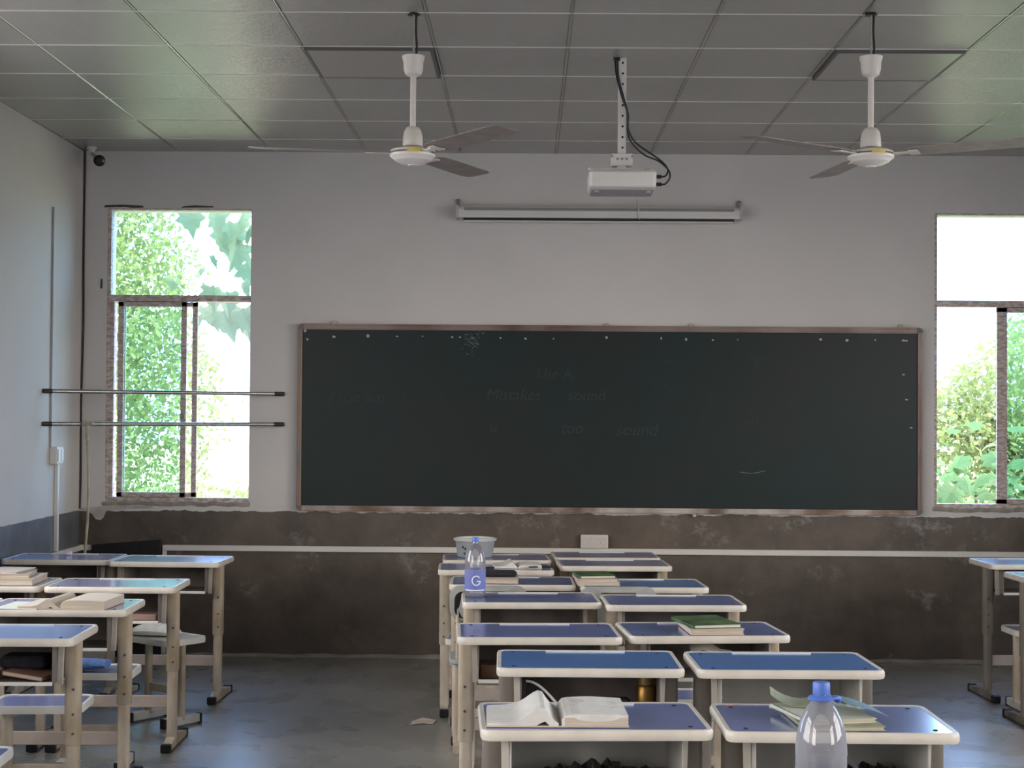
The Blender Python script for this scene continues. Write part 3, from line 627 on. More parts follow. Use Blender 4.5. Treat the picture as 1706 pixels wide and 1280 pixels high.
# ------------------------------------------------------------------ desks
HT = .76
def make_desk(top):
    t = thing('school_desk', 'desk', 'desk')
    W_, D_ = .602, .395
    b = B(); slab(b, W_ - .028, D_ - .028, .022, HT - .020, HT, .0006); obj('desktop', b, top, t)
    b = B()
    lo = [(-.0005, 0, -.026), (0, 0, -.024)]
    loops = [rrect(W_ - .03, D_ - .03, .021, HT - .024, 5), rrect(W_ - .006, D_ - .006, .029, HT - .026, 5), rrect(W_, D_, .032, HT - .020, 5), rrect(W_, D_, .032, HT - .006, 5),
             rrect(W_ - .008, D_ - .008, .028, HT + .0015, 5), rrect(W_ - .030, D_ - .030, .021, HT + .0012, 5), rrect(W_ - .032, D_ - .032, .020, HT - .01, 5)]
    loft(b, loops, cap0=True, cap1=False); obj('edge_band', b, M_EDGE, t, smooth=50)
    b = B(); slab(b, .27, .016, .007, HT - .001, HT + .004, .001, 0, D_ / 2 - .032); obj('pen_groove', b, M_RIM, t)
    for sx in (-1, 1):
        for sy in (-1, 1):
            b = B(); lathe(b, [(.0065, 0), (.0065, .0012), (.004, .002)], 10); o = obj('screw', b, M_BLK, t); o.location = (sx * .245, sy * .145, HT)
    # book bin
    b = B(); y0, y1, z0, z1, wx = -.165, .11, HT - .165, HT - .024, .222
    bx(b, -wx, wx, y0, y1, z0, z0 + .003); bx(b, -wx, wx, y1 - .003, y1, z0, z1)
    for s in (-1, 1): bx(b, s * wx - .0015, s * wx + .0015, y0, y1, z0, z1)
    obj('book_bin', b, M_BINM, t)
    b = B(); bx(b, -wx, wx, y0 - .004, y0 + .002, z0 - .004, z0 + .010); obj('bin_lip', b, M_RIM, t, bevel=.002)
    for s in (-1, 1):
        b = B(); yb = -.105
        loft(b, [[(s * (wx + .004), yb, z1), (s * (wx + .024), yb, z1), (s * (wx + .024), yb + .012, z1), (s * (wx + .004), yb + .012, z1)],
                 [(s * (wx + .001), yb, z0 - .01), (s * (wx + .020), yb, z0 - .01), (s * (wx + .020), yb + .012, z0 - .01), (s * (wx + .001), yb + .012, z0 - .01)]])
        bx(b, min(s * (wx + .004), s * (wx + .008)), max(s * (wx + .004), s * (wx + .008)), yb + .006, -.03, z0 + .02, z1)
        obj('side_bracket', b, mat('bracket_paint', (.56, .52, .46), .45, noise=.2, nscale=12), t)
        cy = -.035
        b = B(); loft(b, [rrect(.060, .052, .022, HT - .024, 4, s * .264, cy), rrect(.060, .052, .022, .36, 4, s * .264, cy), rrect(.054, .047, .02, .355, 4, s * .264, cy)]); col = obj('column', b, M_LEG, t, smooth=40)
        b = B(); loft(b, [rrect(.048, .043, .017, .37, 4, s * .264, cy), rrect(.048, .043, .017, .04, 4, s * .264, cy)]); obj('lower_column', b, M_LEG, t, smooth=40)
        for zz in (.40, .47, .56):
            b = B(); tube(b, [(s * .270, cy - .0255, zz), (s * .270, cy - .030, zz)], .005, 8); obj('bolt', b, mat('rusty_bolt', (.1, .07, .05), .6), col)
        b = B(); lp = []
        for yy, hz in ((-.155, .030), (-.10, .040), (-.07, .052), (.0, .052), (.14, .036), (.22, .030)):
            lp.append([(s * .264 - .021, yy, .006), (s * .264 + .021, yy, .006), (s * .264 + .021, yy, hz), (s * .264 - .021, yy, hz)])
        loft(b, lp); ft = obj('foot', b, M_LEG, t, bevel=.003)
        for ya, yb in ((-.18, -.145), (.205, .235)):
            b = B(); bx(b, s * .264 - .0235, s * .264 + .0235, ya, yb, 0, .040); obj('foot_cap', b, M_BLK, ft, bevel=.006)
    b = B(); bx(b, -.245, .245, -.045, -.025, .185, .240); obj('crossbar', b, mat('crossbar_paint', (.58, .50, .45), .45, noise=.25, nscale=6), t, bevel=.003)
    return t
D_V = make_desk(M_TOPV); D_B = make_desk(M_TOPB)
DESKS = {  # centre x, centre y, turn, top, label
 'A1L': (.180, 4.145, 3.0, 0, 'desk in the central double row nearest the camera, left, under a large open white book'),
 'A1R': (.818, 4.143, 0.0, 0, 'desk in the central double row nearest the camera, right, behind the big water bottle'),
 'A2L': (.209, 5.098, .8, 1, 'bright blue desk second from the camera in the centre, left, empty top'),
 'A2R': (.846, 5.100, 1.6, 1, 'bright blue desk second from the camera in the centre, right, empty top'),
 'A3L': (.046, 5.772, 3.0, 0, 'violet-blue desk third from the camera in the centre, left, empty top'),
 'A3R': (.665, 5.845, 5.5, 0, 'violet-blue desk in the centre carrying a green book on a pinkish book'),
 'A4L': (.022, 6.800, 3.0, 0, 'desk in the centre with the small clear water bottle on its left end'),
 'A4R': (.640, 6.750, 2.5, 0, 'empty violet-blue desk in the centre, fourth from the camera, right'),
 'A5L': (-.062, 7.475, 1.0, 0, 'desk in the centre carrying the black pencil case on a yellowish book'),
 'A5R': (.556, 7.410, 3.0, 1, 'desk in the centre with a pile of green and cream books at its left end'),
 'A6L': (-.158, 8.145, 2.5, 0, 'desk in the centre with crumpled white papers and a black pen'),
 'A6R': (.478, 8.410, 3.0, 0, 'empty desk in the centre, second from the blackboard, right'),
 'A7L': (-.165, 8.690, 3.0, 0, 'desk nearest the blackboard in the centre, left, holding the milky tub'),
 'A7R': (.458, 8.890, 3.0, 0, 'empty desk nearest the blackboard in the centre, right'),
 'L1L': (-2.545, 8.500, 0, 0, 'desk nearest the front wall at the left side, against the side wall'),
 'L1R': (-1.935, 8.430, -2, 0, 'desk nearest the front wall at the left side, aisle end, glowing with window light'),
 'L2L': (-2.528, 7.230, 1.0, 0, 'desk at the left side with a pile of worn books'),
 'L2R': (-1.912, 7.235, 1.0, 0, 'empty shiny desk at the left side, second from the front wall'),
 'L3L': (-2.535, 6.410, 1.0, 0, 'desk at the far left edge beside the desk with the open book'),
 'L3R': (-1.925, 6.415, 1.5, 0, 'desk at the left side carrying a thick open book and a loose paper'),
 'L4R': (-1.905, 5.620, 2.0, 1, 'nearest desk at the left side, empty top, books in its bin'),
 'R1': (2.850, 8.690, 3.0, 0, 'farthest desk at the right side below the right window, near the front wall'),
 'R2': (2.815, 7.930, 3.0, 0, 'nearer desk at the right edge of the picture, mostly cut off'),
 'A0R': (.62, 3.02, 0, 0, 'desk right before the camera carrying the big water bottle, below the picture')}
first = {0: D_V, 1: D_B}; used = set()
ROOTS = {}
for k, (x, y, rz, tp, lab) in DESKS.items():
    o = first[tp] if tp not in used else copy_tree(first[tp]); used.add(tp)
    o.location = (x, y, 0); o.rotation_euler = (0, 0, R(rz)); o['label'] = lab; o['group'] = 'school desks'; ROOTS[k] = o
M_LEG_SHADED = mat('worn_shaded_enamel', (.24, .21, .18), .5, noise=.35, nscale=9, stretch=(1, 1, .35))  # darker copy of the leg enamel, shade on these legs put into the colour
M_BING = mat('grey_bin_steel', (.46, .45, .42), .5, noise=.2, nscale=6)
def swap(o, m):
    o.data = o.data.copy(); o.data.materials.clear(); o.data.materials.append(m)
for k in ('A1L', 'A1R', 'A2L', 'A2R', 'R1', 'R2', 'A0R'):
    for ch in ROOTS[k].children:
        n_ = ch.name.split('.')[0]
        if n_ in ('column', 'lower_column') or (n_ == 'foot' and k[0] == 'R'): swap(ch, M_LEG_SHADED)
        if n_ == 'side_bracket' and k[0] == 'A': swap(ch, M_EDGE)
        if n_ == 'book_bin' and k in ('A1L', 'A1R', 'A2R'): swap(ch, M_BING)

# ------------------------------------------------------------------ stools and chairs
def stool_legs(t, wx, ft, back=False):
    for s in (-1, 1):
        b = B(); loft(b, [rrect(.040, .030, .012, .408, 3, s * wx, 0), rrect(.040, .030, .012, .03, 3, s * wx, 0)]); obj('column', b, M_LEG, t, smooth=40)
        b = B(); bx(b, s * wx - .018, s * wx + .018, -ft, ft, .008, .048); f = obj('foot', b, M_RIM, t, bevel=.003)
        for q in (-1, 1):
            b = B(); bx(b, s * wx - .020, s * wx + .020, min(q * ft, q * (ft + .014)), max(q * ft, q * (ft + .014)), 0, .050); obj('foot_cap', b, M_BLK, f, bevel=.004)
    b = B(); bx(b, -wx, wx, -.01, .01, .15, .19); obj('crossbar', b, M_LEG, t, bevel=.002)
def make_stool(top):
    t = thing('school_stool', 'stool', 'stool'); W_, D_ = .36, .26
    b = B(); slab(b, W_ - .024, D_ - .024, .03, .418, .434, .001); obj('seat', b, top, t)
    b = B(); loft(b, [rrect(W_ - .03, D_ - .03, .03, .414, 5), rrect(W_, D_, .045, .408, 5), rrect(W_ + .004, D_ + .004, .047, .425, 5), rrect(W_, D_, .045, .438, 5), rrect(W_ - .022, D_ - .022, .034, .437, 5), rrect(W_ - .026, D_ - .026, .032, .425, 5)], cap1=False)
    obj('seat_rim', b, M_RIM, t, smooth=50)
    stool_legs(t, .13, .105); return t
SD = make_stool(M_TOPV); SW = make_stool(mat('white_seat', (.62, .63, .60), .4))
for n, (src, x, y, rz, lab) in enumerate((
    (SW, -1.815, 7.77, -38, 'white-seated stool turned askew between the two farthest left desks, under a white cushion'),
    (SD, -1.885, 6.76, 2, 'stool with a pale rim under the rolled blue cushion, left side'),
    (SD, -1.885, 6.01, 4, 'dark blue stool pushed between the two nearest left desks'),
    (SD, -1.885, 5.05, 3, 'white-rimmed stool before the nearest left desk, at the bottom left corner'),
    (SD, -.215, 7.838, -3, 'stool left of the central desks, its corner showing beside the fifth desk'),
    (SD, .66, 6.27, 0, 'blue stool glimpsed between the second pair of central desks'),
    (SD, 2.78, 8.335, 3, 'dark stool between the two desks on the right side'))):
    o = src if n < 2 else copy_tree(SD)
    o.location = (x, y, 0); o.rotation_euler = (0, 0, R(rz)); o['label'] = lab; o['group'] = 'school stools'
# cushions
b = B(); lp = []
for i in range(9):
    f = i / 8; x = -.12 + .24 * f; h = .042 * math.sin(math.pi * (0.08 + .84 * f)) ** .5; wd = .085 * math.sin(math.pi * (.1 + .8 * f)) ** .4
    lp.append([(x, wd * math.cos(a), h * (math.sin(a) + 1) * .75) for a in [k * math.pi / 6 for k in range(12)]])
loft(b, lp); o = obj('white_cushion', b, M_WHITEF, smooth=70); o.location = (-1.87, 7.77, .438); o.rotation_euler = (0, 0, R(-10)); tag(o, 'plump white cushion on the askew stool at the left side', 'cushion')
b = B(); lp = []
for i in range(7):
    f = i / 6; x = -.12 + .22 * f; r = .024 * (.7 + .3 * math.sin(math.pi * f))
    lp.append([(x, .06 * math.cos(a), .024 + r * math.sin(a)) for a in [k * math.pi / 6 for k in range(12)]])
loft(b, lp); o = obj('blue_cushion', b, M_BLUEF, smooth=70); o.location = (-1.92, 6.72, .440); tag(o, 'rolled blue cushion on a stool between the left desks', 'cushion')
def make_chair(lab, x, y, rz, pad=False):
    t = thing('school_chair', lab, 'chair', (x, y, 0), rz, 'plastic-backed chairs')
    b = B(); slab(b, .36, .30, .05, .415, .437, .006, 0, .12); obj('seat', b, mat('grey_seat', (.34, .36, .37), .45), t)
    # backrest with a wide hand slot, gently curved
    b = B()
    def P(u, v, off): return (u, -.02 + .9 * u * u + off + (.77 - v) * .12, v)
    outer = [(p[0], p[1] + .695) for p in rrect(.36, .165, .055, 0, 6)]; inner = [(p[0], p[1] + .735) for p in rrect(.17, .036, .017, 0, 6)]
    for off in (0, .016):
        pass
    a = [b.verts.new(P(u, v, 0)) for u, v in outer]; c = [b.verts.new(P(u, v, .016)) for u, v in outer]
    d = [b.verts.new(P(u, v, 0)) for u, v in inner]; e2 = [b.verts.new(P(u, v, .016)) for u, v in inner]; n = len(a)
    for i in range(n):
        j = (i + 1) % n
        b.faces.new((a[i], a[j], d[j], d[i])); b.faces.new((c[i], e2[i], e2[j], c[j])); b.faces.new((a[i], c[i], c[j], a[j])); b.faces.new((d[i], d[j], e2[j], e2[i]))
    obj('backrest', b, mat('grey_backrest', (.42, .43, .41), .45, noise=.2, nscale=9), t, smooth=50)
    if pad:
        b = B(); pr = [(p[0], p[1] + .688) for p in rrect(.315, .125, .04, 0, 6)]
        loft(b, [[P(u, v, -.003) for u, v in pr], [P(u, v, .012) for u, v in pr]]); obj('back_pad', b, M_BLK, t)
    for s in (-1, 1):
        b = B(); tube(b, curve([(s * .14, .03, .40), (s * .14, .012, .50), (s * .14, .018, .60), (s * .14, .020, .68)], 4), .010, 8); obj('back_post', b, M_LEG, t, smooth=50)
        b = B(); loft(b, [rrect(.040, .030, .012, .416, 3, s * .14, .12), rrect(.040, .030, .012, .03, 3, s * .14, .12)]); obj('leg', b, M_LEG, t, smooth=40)
        b = B(); bx(b, s * .14 - .018, s * .14 + .018, .0, .26, 0, .045); obj('foot', b, M_LEG, t, bevel=.003)
    b = B(); bx(b, -.14, .14, .11, .13, .15, .19); obj('crossbar', b, M_LEG, t, bevel=.002)
make_chair('grey chair whose curved back shows at the left of the small water bottle desk', -.168, 7.10, 3, True)
make_chair('grey chair whose slotted back shows behind the fourth right central desk', .43, 7.10, 2)

# ------------------------------------------------------------------ books and paper
def stack_profile(lo, hi): return lo, hi
def book(name, lab, wd, dp, h, loc, rz, cover, group=None, tilt=(0, 0), pages=None):
    t = thing(name, lab, 'book', loc, rz, group); t.rotation_euler = (R(tilt[0]), R(tilt[1]), R(rz))
    b = B(); c = .0022
    bx(b, -wd / 2, wd / 2, -dp / 2, dp / 2, 0, c); bx(b, -wd / 2, wd / 2, -dp / 2, dp / 2, h - c, h); bx(b, -wd / 2, -wd / 2 + c, -dp / 2, dp / 2, 0, h)
    obj('cover', b, cover, t)
    b = B(); bx(b, -wd / 2 + c, wd / 2 - .004, -dp / 2 + .003, dp / 2 - .003, c, h - c); obj('pages', b, pages or M_PAGES, t)
    return t
def open_book(lab, loc, rz, wl, wr, dp, hl, hr, hump, m_top=M_PAPER, name='open_book', cover=M_CREAM):
    """open book: spine at x=0, left leaves curl over a hump, right block lies thick and flat"""
    t = thing(name, lab, 'book', loc, rz)
    for s, wd, h, hp, nm in ((-1, wl, hl, hump, 'left_pages'), (1, wr, hr, .006, 'right_pages')):
        b = B(); lp = []; N = 16
        for i in range(N + 1):
            f = i / N; x = s * (.004 + f * wd)
            top = .004 + (h * (1 - f) + .006 * f if s < 0 else h) * min(1, .45 + f * 6) + hp * math.exp(-((f - .22) / (.10 if f < .22 else .24)) ** 2) if s < 0 else .004 + h * min(1, .5 + f * 7) + .004 * math.sin(f * 3)
            bot = .003 + max(0, hp * math.exp(-((f - .20) / (.08 if f < .2 else .13)) ** 2) - .024) * (1 if s < 0 else 0)
            lp.append([(x, -dp / 2 + .004, bot), (x + s * .0, dp / 2 - .004, bot), (x, dp / 2 - .004 + .003 * math.sin(5 * f), top), (x, -dp / 2 + .004 - .004 * math.sin(3 * f), top)])
        loft(b, lp); obj(nm, b, m_top, t, smooth=30)
        if s > 0:
            b = B(); bx(b, .012, wd + .0035, -dp / 2 + .0025, dp / 2 - .0025, .004, h * .93); obj('page_block', b, M_PAGES, t)
    b = B()
    for s, wd in ((-1, wl), (1, wr)): bx(b, min(0, s * (wd + .006)), max(0, s * (wd + .006)), -dp / 2, dp / 2, 0, .0028)
    obj('cover', b, cover, t)
    return t
Z = HT + .0018
ob = open_book('large white open book with curling pages on the nearest left central desk', (.090, 4.110, Z), 1.5, .185, .172, .255, .012, .026, .036)
b = B()
for i in range(11):
    zz = .0325; yy = -.10 + i * .02
    bx(b, .03, .03 + random.uniform(.07, .13), yy, yy + .003, zz, zz + .0006)
o = obj('printed_lines', b, mat('print_grey', (.45, .45, .46), .9), ob)
b = B(); lathe(b, [(.016, 0), (.018, 0), (.018, .0006), (.016, .0006)], 20, cap0=False, cap1=False); o = obj('printed_emblem', b, mat('print_grey', (.4, .4, .4)), ob); o.location = (.055, .06, .0335)
# right nearest desk: pile of notebooks and a folded leaflet
book('notebook', 'lowest cream notebook of the pile behind the big bottle cap', .21, .27, .012, (.815, 4.10, Z), 4, M_OLIVE, 'notebooks behind the big bottle')
book('notebook', 'upper pale notebook slipping left in the pile behind the big bottle', .19, .25, .011, (.795, 4.12, Z + .0125), 14, mat('pale_cover', (.55, .56, .46), .7), 'notebooks behind the big bottle')
def sheet(name, lab, pts, m, loc, rz=0, cat='paper', th=.0015):
    b = B(); n = len(pts); a = [[b.verts.new((x, y, z + dz)) for x, y, z in row] for row in pts for dz in (0,)]
    c = [[b.verts.new((x, y, z + th)) for x, y, z in row] for row in pts]; m_, k_ = len(pts), len(pts[0])
    for i in range(m_ - 1):
        for j in range(k_ - 1):
            b.faces.new((a[i][j], a[i + 1][j], a[i + 1][j + 1], a[i][j + 1])); b.faces.new((c[i][j], c[i][j + 1], c[i + 1][j + 1], c[i + 1][j]))
    edge = [(0, j) for j in range(k_)] + [(i, k_ - 1) for i in range(1, m_)] + [(m_ - 1, j) for j in range(k_ - 2, -1, -1)] + [(i, 0) for i in range(m_ - 2, 0, -1)]
    for (i, j), (p, q) in zip(edge, edge[1:] + edge[:1]): b.faces.new((a[i][j], a[p][q], c[p][q], c[i][j]))
    o = obj(name, b, m, smooth=50); o.location = loc; o.rotation_euler = (0, 0, R(rz)); return tag(o, lab, cat)
sheet('leaflet', 'olive folded leaflet curling up left of the big bottle cap', [[(-.13 + .02 * i, -.06 + .12 * j, .03 * abs(1 - i / 4) ** 2 + .002 * j) for j in (0, .5, 1)] for i in range(9)], M_OLIVE, (.80, 4.20, Z + .026), -8)
sheet('booklet', 'teal grey booklet sloping down right of the big bottle', [[(.01 + .013 * i, -.07 + .15 * j, .030 * (1 - (i / 8) ** 1.5)) for j in (0, .5, 1)] for i in range(9)], M_TEAL, (.83, 4.09, Z + .025), 6)
b = B(); slab(b, .022, .012, .005, 0, .0006, .0002); o = obj('red_mark', b, M_RED); o.location = (.575, 4.305, HT + .0004); tag(o, 'small red sticker at the back left corner of the nearest right desk', 'sticker')
# third row: green book on pinkish book
book('book', 'thick pinkish book lying under the green book in the centre', .20, .27, .022, (.700, 5.81, Z), 4, M_CREAM, 'books on the third right desk')
book('book', 'dark green book with pale edges on top of the pinkish book', .185, .26, .014, (.682, 5.82, Z + .0225), 14, M_GREEN, 'books on the third right desk', pages=M_PAPER)
# fifth row right: three books
book('book', 'cream book at the bottom of the pile on the fifth right central desk', .20, .25, .016, (.345, 7.40, Z), 2, M_CREAM, 'books on the fifth right desk')
book('book', 'pinkish book in the middle of the pile on the fifth right central desk', .19, .24, .013, (.335, 7.405, Z + .0165), 5, mat('pink_cover', (.62, .50, .45), .6), 'books on the fifth right desk')
book('book', 'green book on top of the pile on the fifth right central desk', .17, .22, .013, (.33, 7.42, Z + .030), 9, M_GREEN, 'books on the fifth right desk', pages=M_PAPER)
# fifth row left: yellowish book with pencil case
book('book', 'yellowish book under the black pencil case right of the small bottle', .17, .24, .020, (-.118, 7.45, Z), 0, M_CREAM)
b = B(); slab(b, .17, .09, .03, 0, .028, .010); o = obj('pencil_case', b, M_CLOTH, smooth=50); o.location = (-.125, 7.46, Z + .021); o.rotation_euler = (0, 0, R(3)); tag(o, 'black fabric pencil case lying on the yellowish book', 'pencil case')
# sixth row left: papers, pen
open_book('crumpled open white exercise book beside the black pen near the blackboard', (-.045, 8.16, Z), 4, .12, .12, .22, .008, .010, .02, name='exercise_book', cover=M_PAPER)
b = B(); tube(b, [(-.07, 0, .006), (.07, 0, .006)], [.0035, .0065], 8); o = obj('pen', b, M_BLK, smooth=50); o.location = (.085, 8.07, Z + .002); o.rotation_euler = (0, 0, R(18)); tag(o, 'black pen at the right of the crumpled white exercise book', 'pen')
b = B(); slab(b, .05, .03, .008, 0, .012, .003); o = obj('eraser', b, M_BLK); o.location = (-.185, 8.00, Z); o.rotation_euler = (0, 0, R(12)); tag(o, 'small dark eraser at the left of the white exercise book', 'eraser')
b = B(); slab(b, .030, .022, .004, 0, .020, .003); o = obj('eraser', b, M_WHITEF); o.location = (-2.555, 8.60, Z); tag(o, 'small pale lump on the farthest left desk', 'eraser')
# left group
book('book', 'worn thick book at the bottom of the pile on the left desks', .24, .28, .030, (-2.40, 7.22, Z), 3, M_CREAM, 'worn books on the left desk')
book('book', 'bent grey book in the middle of the pile on the left desks', .20, .25, .018, (-2.415, 7.22, Z + .0305), 9, mat('grey_cover', (.38, .34, .31), .7), 'worn books on the left desk')
book('book', 'thin pale book on top of the pile on the left desks', .17, .22, .010, (-2.43, 7.23, Z + .049), -6, mat('pale_grey_cover', (.52, .49, .46), .7), 'worn books on the left desk')
open_book('thick cream open book lying on the third left desk', (-1.885, 6.375, Z), -3, .17, .18, .27, .008, .030, .030, m_top=mat('yellowed_paper', (.55, .49, .41), .85), name='open_book')
sheet('paper_sheet', 'flat greenish white sheet left of the thick open book', [[(-.09 + .06 * i, -.12 + .08 * j, 0) for j in range(4)] for i in range(4)], mat('greenish_paper', (.55, .58, .50), .8), (-2.065, 6.355, Z), -4)
# ------------------------------------------------------------------ things kept in the bins
ZB = HT - .165 + .0032
def in_bin(k, dx, dy, dz=0):
    x, y, rz, _, _ = DESKS[k]; a = R(rz)
    return (x + dx * math.cos(a) - dy * math.sin(a), y + dx * math.sin(a) + dy * math.cos(a), ZB + dz)
book('book', 'brown book lying in the open bin of the nearest left desk', .22, .20, .030, in_bin('L4R', -.105, -.04), 2, M_CREAM, 'books in the nearest left bin')
book('book', 'tilted reddish book leaning in the bin of the nearest left desk', .16, .17, .016, in_bin('L4R', .12, -.03, .010), -12, mat('red_brown_cover', (.30, .16, .12), .7), 'books in the nearest left bin', tilt=(0, 6))
b = B(); slab(b, .17, .12, .02, 0, .045, .01); o = obj('dark_pouch', b, M_CLOTH); o.location = in_bin('L4R', .08, .02, .031); o = tag(o, 'dark pouch lying over the books in the nearest left bin', 'pouch')
b = B(); slab(b, .13, .10, .01, 0, .03, .004); o = obj('pink_box', b, mat('dull_pink', (.42, .28, .25), .7)); o.location = in_bin('L2R', .14, -.06); tag(o, 'dull pink box in the bin of the second left desk', 'box')
b = B(); slab(b, .15, .12, .01, 0, .05, .004); o = obj('brown_box', b, M_BROWN); o.location = in_bin('A3L', -.14, -.05); tag(o, 'brown box in the bin of the third left central desk', 'box')
th = thing('thermos', 'brass coloured thermos flask standing in a central desk bin', 'thermos', in_bin('A2L', .185, -.06))
b = B(); lathe(b, [(.028, 0), (.031, .004), (.031, .085), (.026, .092)], 24); obj('flask', b, M_GOLD, th, smooth=40)
b = B(); lathe(b, [(.024, .092), (.025, .094), (.025, .118), (.020, .122)], 24); obj('lid', b, mat('thermos_lid', (.30, .20, .09), .4, metal=.6), th, smooth=40)
b = B(); slab(b, .08, .07, .02, 0, .045, .012); o = obj('dark_pouch', b, M_CLOTH, smooth=50); o.location = in_bin('A2L', .10, -.05); tag(o, 'small dark pouch beside the brass thermos in the bin', 'pouch')
th = thing('round_pouch', 'black round-topped pouch with a white rim at the left of a central bin', 'pouch', in_bin('A2L', -.160, -.08))
b = B(); pr = [(-.045, 0), (.055, 0)] + [(.055 - .0125 * k, .030 + .072 * math.sin(R(90 * k / 8))) for k in range(9)]
loft(b, [[(x, y, z) for x, z in pr] for y in (0, .06)]); obj('pouch_body', b, M_CLOTH, th)
b = B(); tube(b, [(x, -.002, z + .002) for x, z in pr[2:]], .0045, 8); obj('pouch_rim', b, M_WHITEF, th, smooth=60)
def jagged(lab, loc, wd, rs):
    b = B(); lp = []
    for i in range(26):
        x = -wd / 2 + wd * i / 25; h = .016 + .040 * math.sin(math.pi * i / 25) * rs.uniform(.35, 1.0)
        lp.append([(x, -.05 + rs.uniform(-.01, .01), 0), (x, .05, 0), (x + rs.uniform(-.006, .006), .03, h), (x + rs.uniform(-.006, .006), -.02, h * rs.uniform(.5, 1))])
    loft(b, lp); o = obj('plastic_bag', b, mat('black_bag', (.012, .010, .011), .3)); o.location = loc; tag(o, lab, 'bag')
jagged('crumpled black plastic bag in the bin under the large open book', in_bin('A1L', .02, -.04), .36, random.Random(2))
jagged('crumpled dark plastic bag in the bin behind the big bottle', in_bin('A1R', .10, -.03), .24, random.Random(5))
sheet('plastic_folder', 'translucent grey folder leaning in the bin right of the big bottle', [[(-.06 + .12 * i / 6, .02 * j, .125 * (1 - i / 6) * (1 - .2 * j) + .002) for j in (0, 1)] for i in range(7)], see_through('folder_film', (.75, .75, .8), .3, .2, ((.3, .3, .34), .5)), in_bin('A1R', .045, -.12), 0, 'folder')
sheet('crumpled_paper', 'loose pale paper sticking out of the bin of the third right desk', [[(-.08 + .04 * i, .05 * j, .03 + .02 * math.sin(i * 1.3) + .01 * j) for j in (0, 1, 2)] for i in range(5)], M_PAPER, in_bin('A3R', .02, -.14, .055), 0)
b = B(); slab(b, .19, .15, .01, 0, .055, .004); o = obj('book_stack_box', b, mat('dark_red_box', (.06, .025, .03), .7)); o.name = 'storage_box'; o.location = in_bin('A5L', .08, 0); tag(o, 'dark red box in the bin behind the small water bottle', 'box')

# ------------------------------------------------------------------ bottles and tub
def bottle(lab, loc, r, h, rz=0, ringed=False, lab_z=(.3, .55), swirl=False):
    t = thing('water_bottle', lab, 'bottle', loc, rz); M_B = M_BOTTLE if ringed else see_through('thin_bottle_plastic', (.93, .94, .96), .45, .06, ((.62, .62, .70), .20)); M_L = M_LABEL if ringed else see_through('thin_label', (.55, .6, .95), .3, .2, ((.26, .32, .72), .65))
    prof = [(r * .55, .003), (r * .82, 0), (r * .97, h * .03), (r, h * .07), (r * .965, h * .10), (r, h * .13), (r, h * .30), (r * .985, h * .31), (r * .985, h * .54), (r, h * .55), (r * .985, h * .60), (r * .93, h * .68), (r * .80, h * .765), (r * .58, h * .835), (r * .36, h * .88), (r * .29, h * .90), (r * .29, h * .935)]
    b = B(); lathe(b, prof, 40); obj('bottle_body', b, M_B, t, smooth=60)
    z0, z1 = lab_z
    b = B(); lathe(b, [(r * 1.008, h * z0), (r * 1.012, h * (z0 + .005)), (r * 1.012, h * (z1 - .005)), (r * 1.008, h * z1)], 40, cap0=False, cap1=False); lb = obj('label', b, M_L, t, smooth=60)
    def patch_on(name, a0, a1, za, zb, m, slant=0):
        b = B(); N = 8; rr = r * 1.02
        for k in range(N):
            p, q = R(a0 + (a1 - a0) * k / N), R(a0 + (a1 - a0) * (k + 1) / N); s1, s2 = slant * k / N, slant * (k + 1) / N
            b.faces.new([b.verts.new((rr * math.cos(x), rr * math.sin(x), z)) for x, z in ((p, za + s1), (q, za + s2), (q, zb + s2), (p, zb + s1))])
        obj(name, b, m, lb)
    if swirl:
        b = B(); pts = []
        for k in range(22):
            a = R(40 + 290 * k / 21); u = .018 * math.cos(a); v = .020 * math.sin(a); th_ = -R(82) + u / r
            pts.append((r * 1.03 * math.cos(th_), r * 1.03 * math.sin(th_), h * (z0 + z1) / 2 + v))
        for k in range(5):
            u = .018 - .004 * k; th_ = -R(82) + u / r
            pts.append((r * 1.03 * math.cos(th_), r * 1.03 * math.sin(th_), h * (z0 + z1) / 2 - .003))
        tube(b, pts, .0028, 6); obj('label_emblem', b, M_WHITE, lb)
        patch_on('label_stripe', -150, -30, h * z0 + .004, h * z0 + .009, M_WHITE)
    else:
        patch_on('label_stripe', -112, -88, h * z1 - .030, h * z1 - .001, M_CAP); patch_on('label_stripe', -82, -55, h * z1 - .024, h * z1 - .0006, M_PURP); patch_on('label_stripe', -150, -128, h * z1 - .024, h * z1 - .0006, M_PURP)
    cr = r * .325
    b = B(); lathe(b, [(cr, h * .925), (cr * 1.02, h * .93), (cr * 1.02, h * .988), (cr * .92, h), (.001, h)], 32); obj('cap', b, M_CAP, t, smooth=40)
    if ringed:
        b = B(); lathe(b, [(cr * .98, h * .885), (cr * 1.55, h * .888), (cr * 1.62, h * .897), (cr * 1.5, h * .906), (cr * .98, h * .92)], 32, cap0=False, cap1=False); hd = obj('carry_collar', b, M_CAP, t, smooth=50)
        b = B(); tube(b, curve([(cr * .8, -cr * .9, h * .897), (cr * 1.7, -cr * .6, h * .905), (cr * 2.15, 0, h * .893), (cr * 2.1, cr * .3, h * .875), (cr * 1.6, cr * .8, h * .885), (cr * .6, cr * 1.1, h * .897)], 5), .0042, 8); obj('carry_strap', b, M_CAP, t, smooth=60)
    return t
bottle('big clear water bottle with blue cap and carry strap in the right foreground', (.567, 2.95, HT + .0018), .0492, .301, 0, True, (.14, .455))
bottle('small clear water bottle with blue label standing on a central desk', (-.221, 6.80, HT + .0018), .046, .262, 0, False, (.10, .47), True)
tb = thing('plastic_tub', 'milky white plastic tub with a flared rim near the blackboard', 'tub', (-.285, 8.70, HT + .0018))
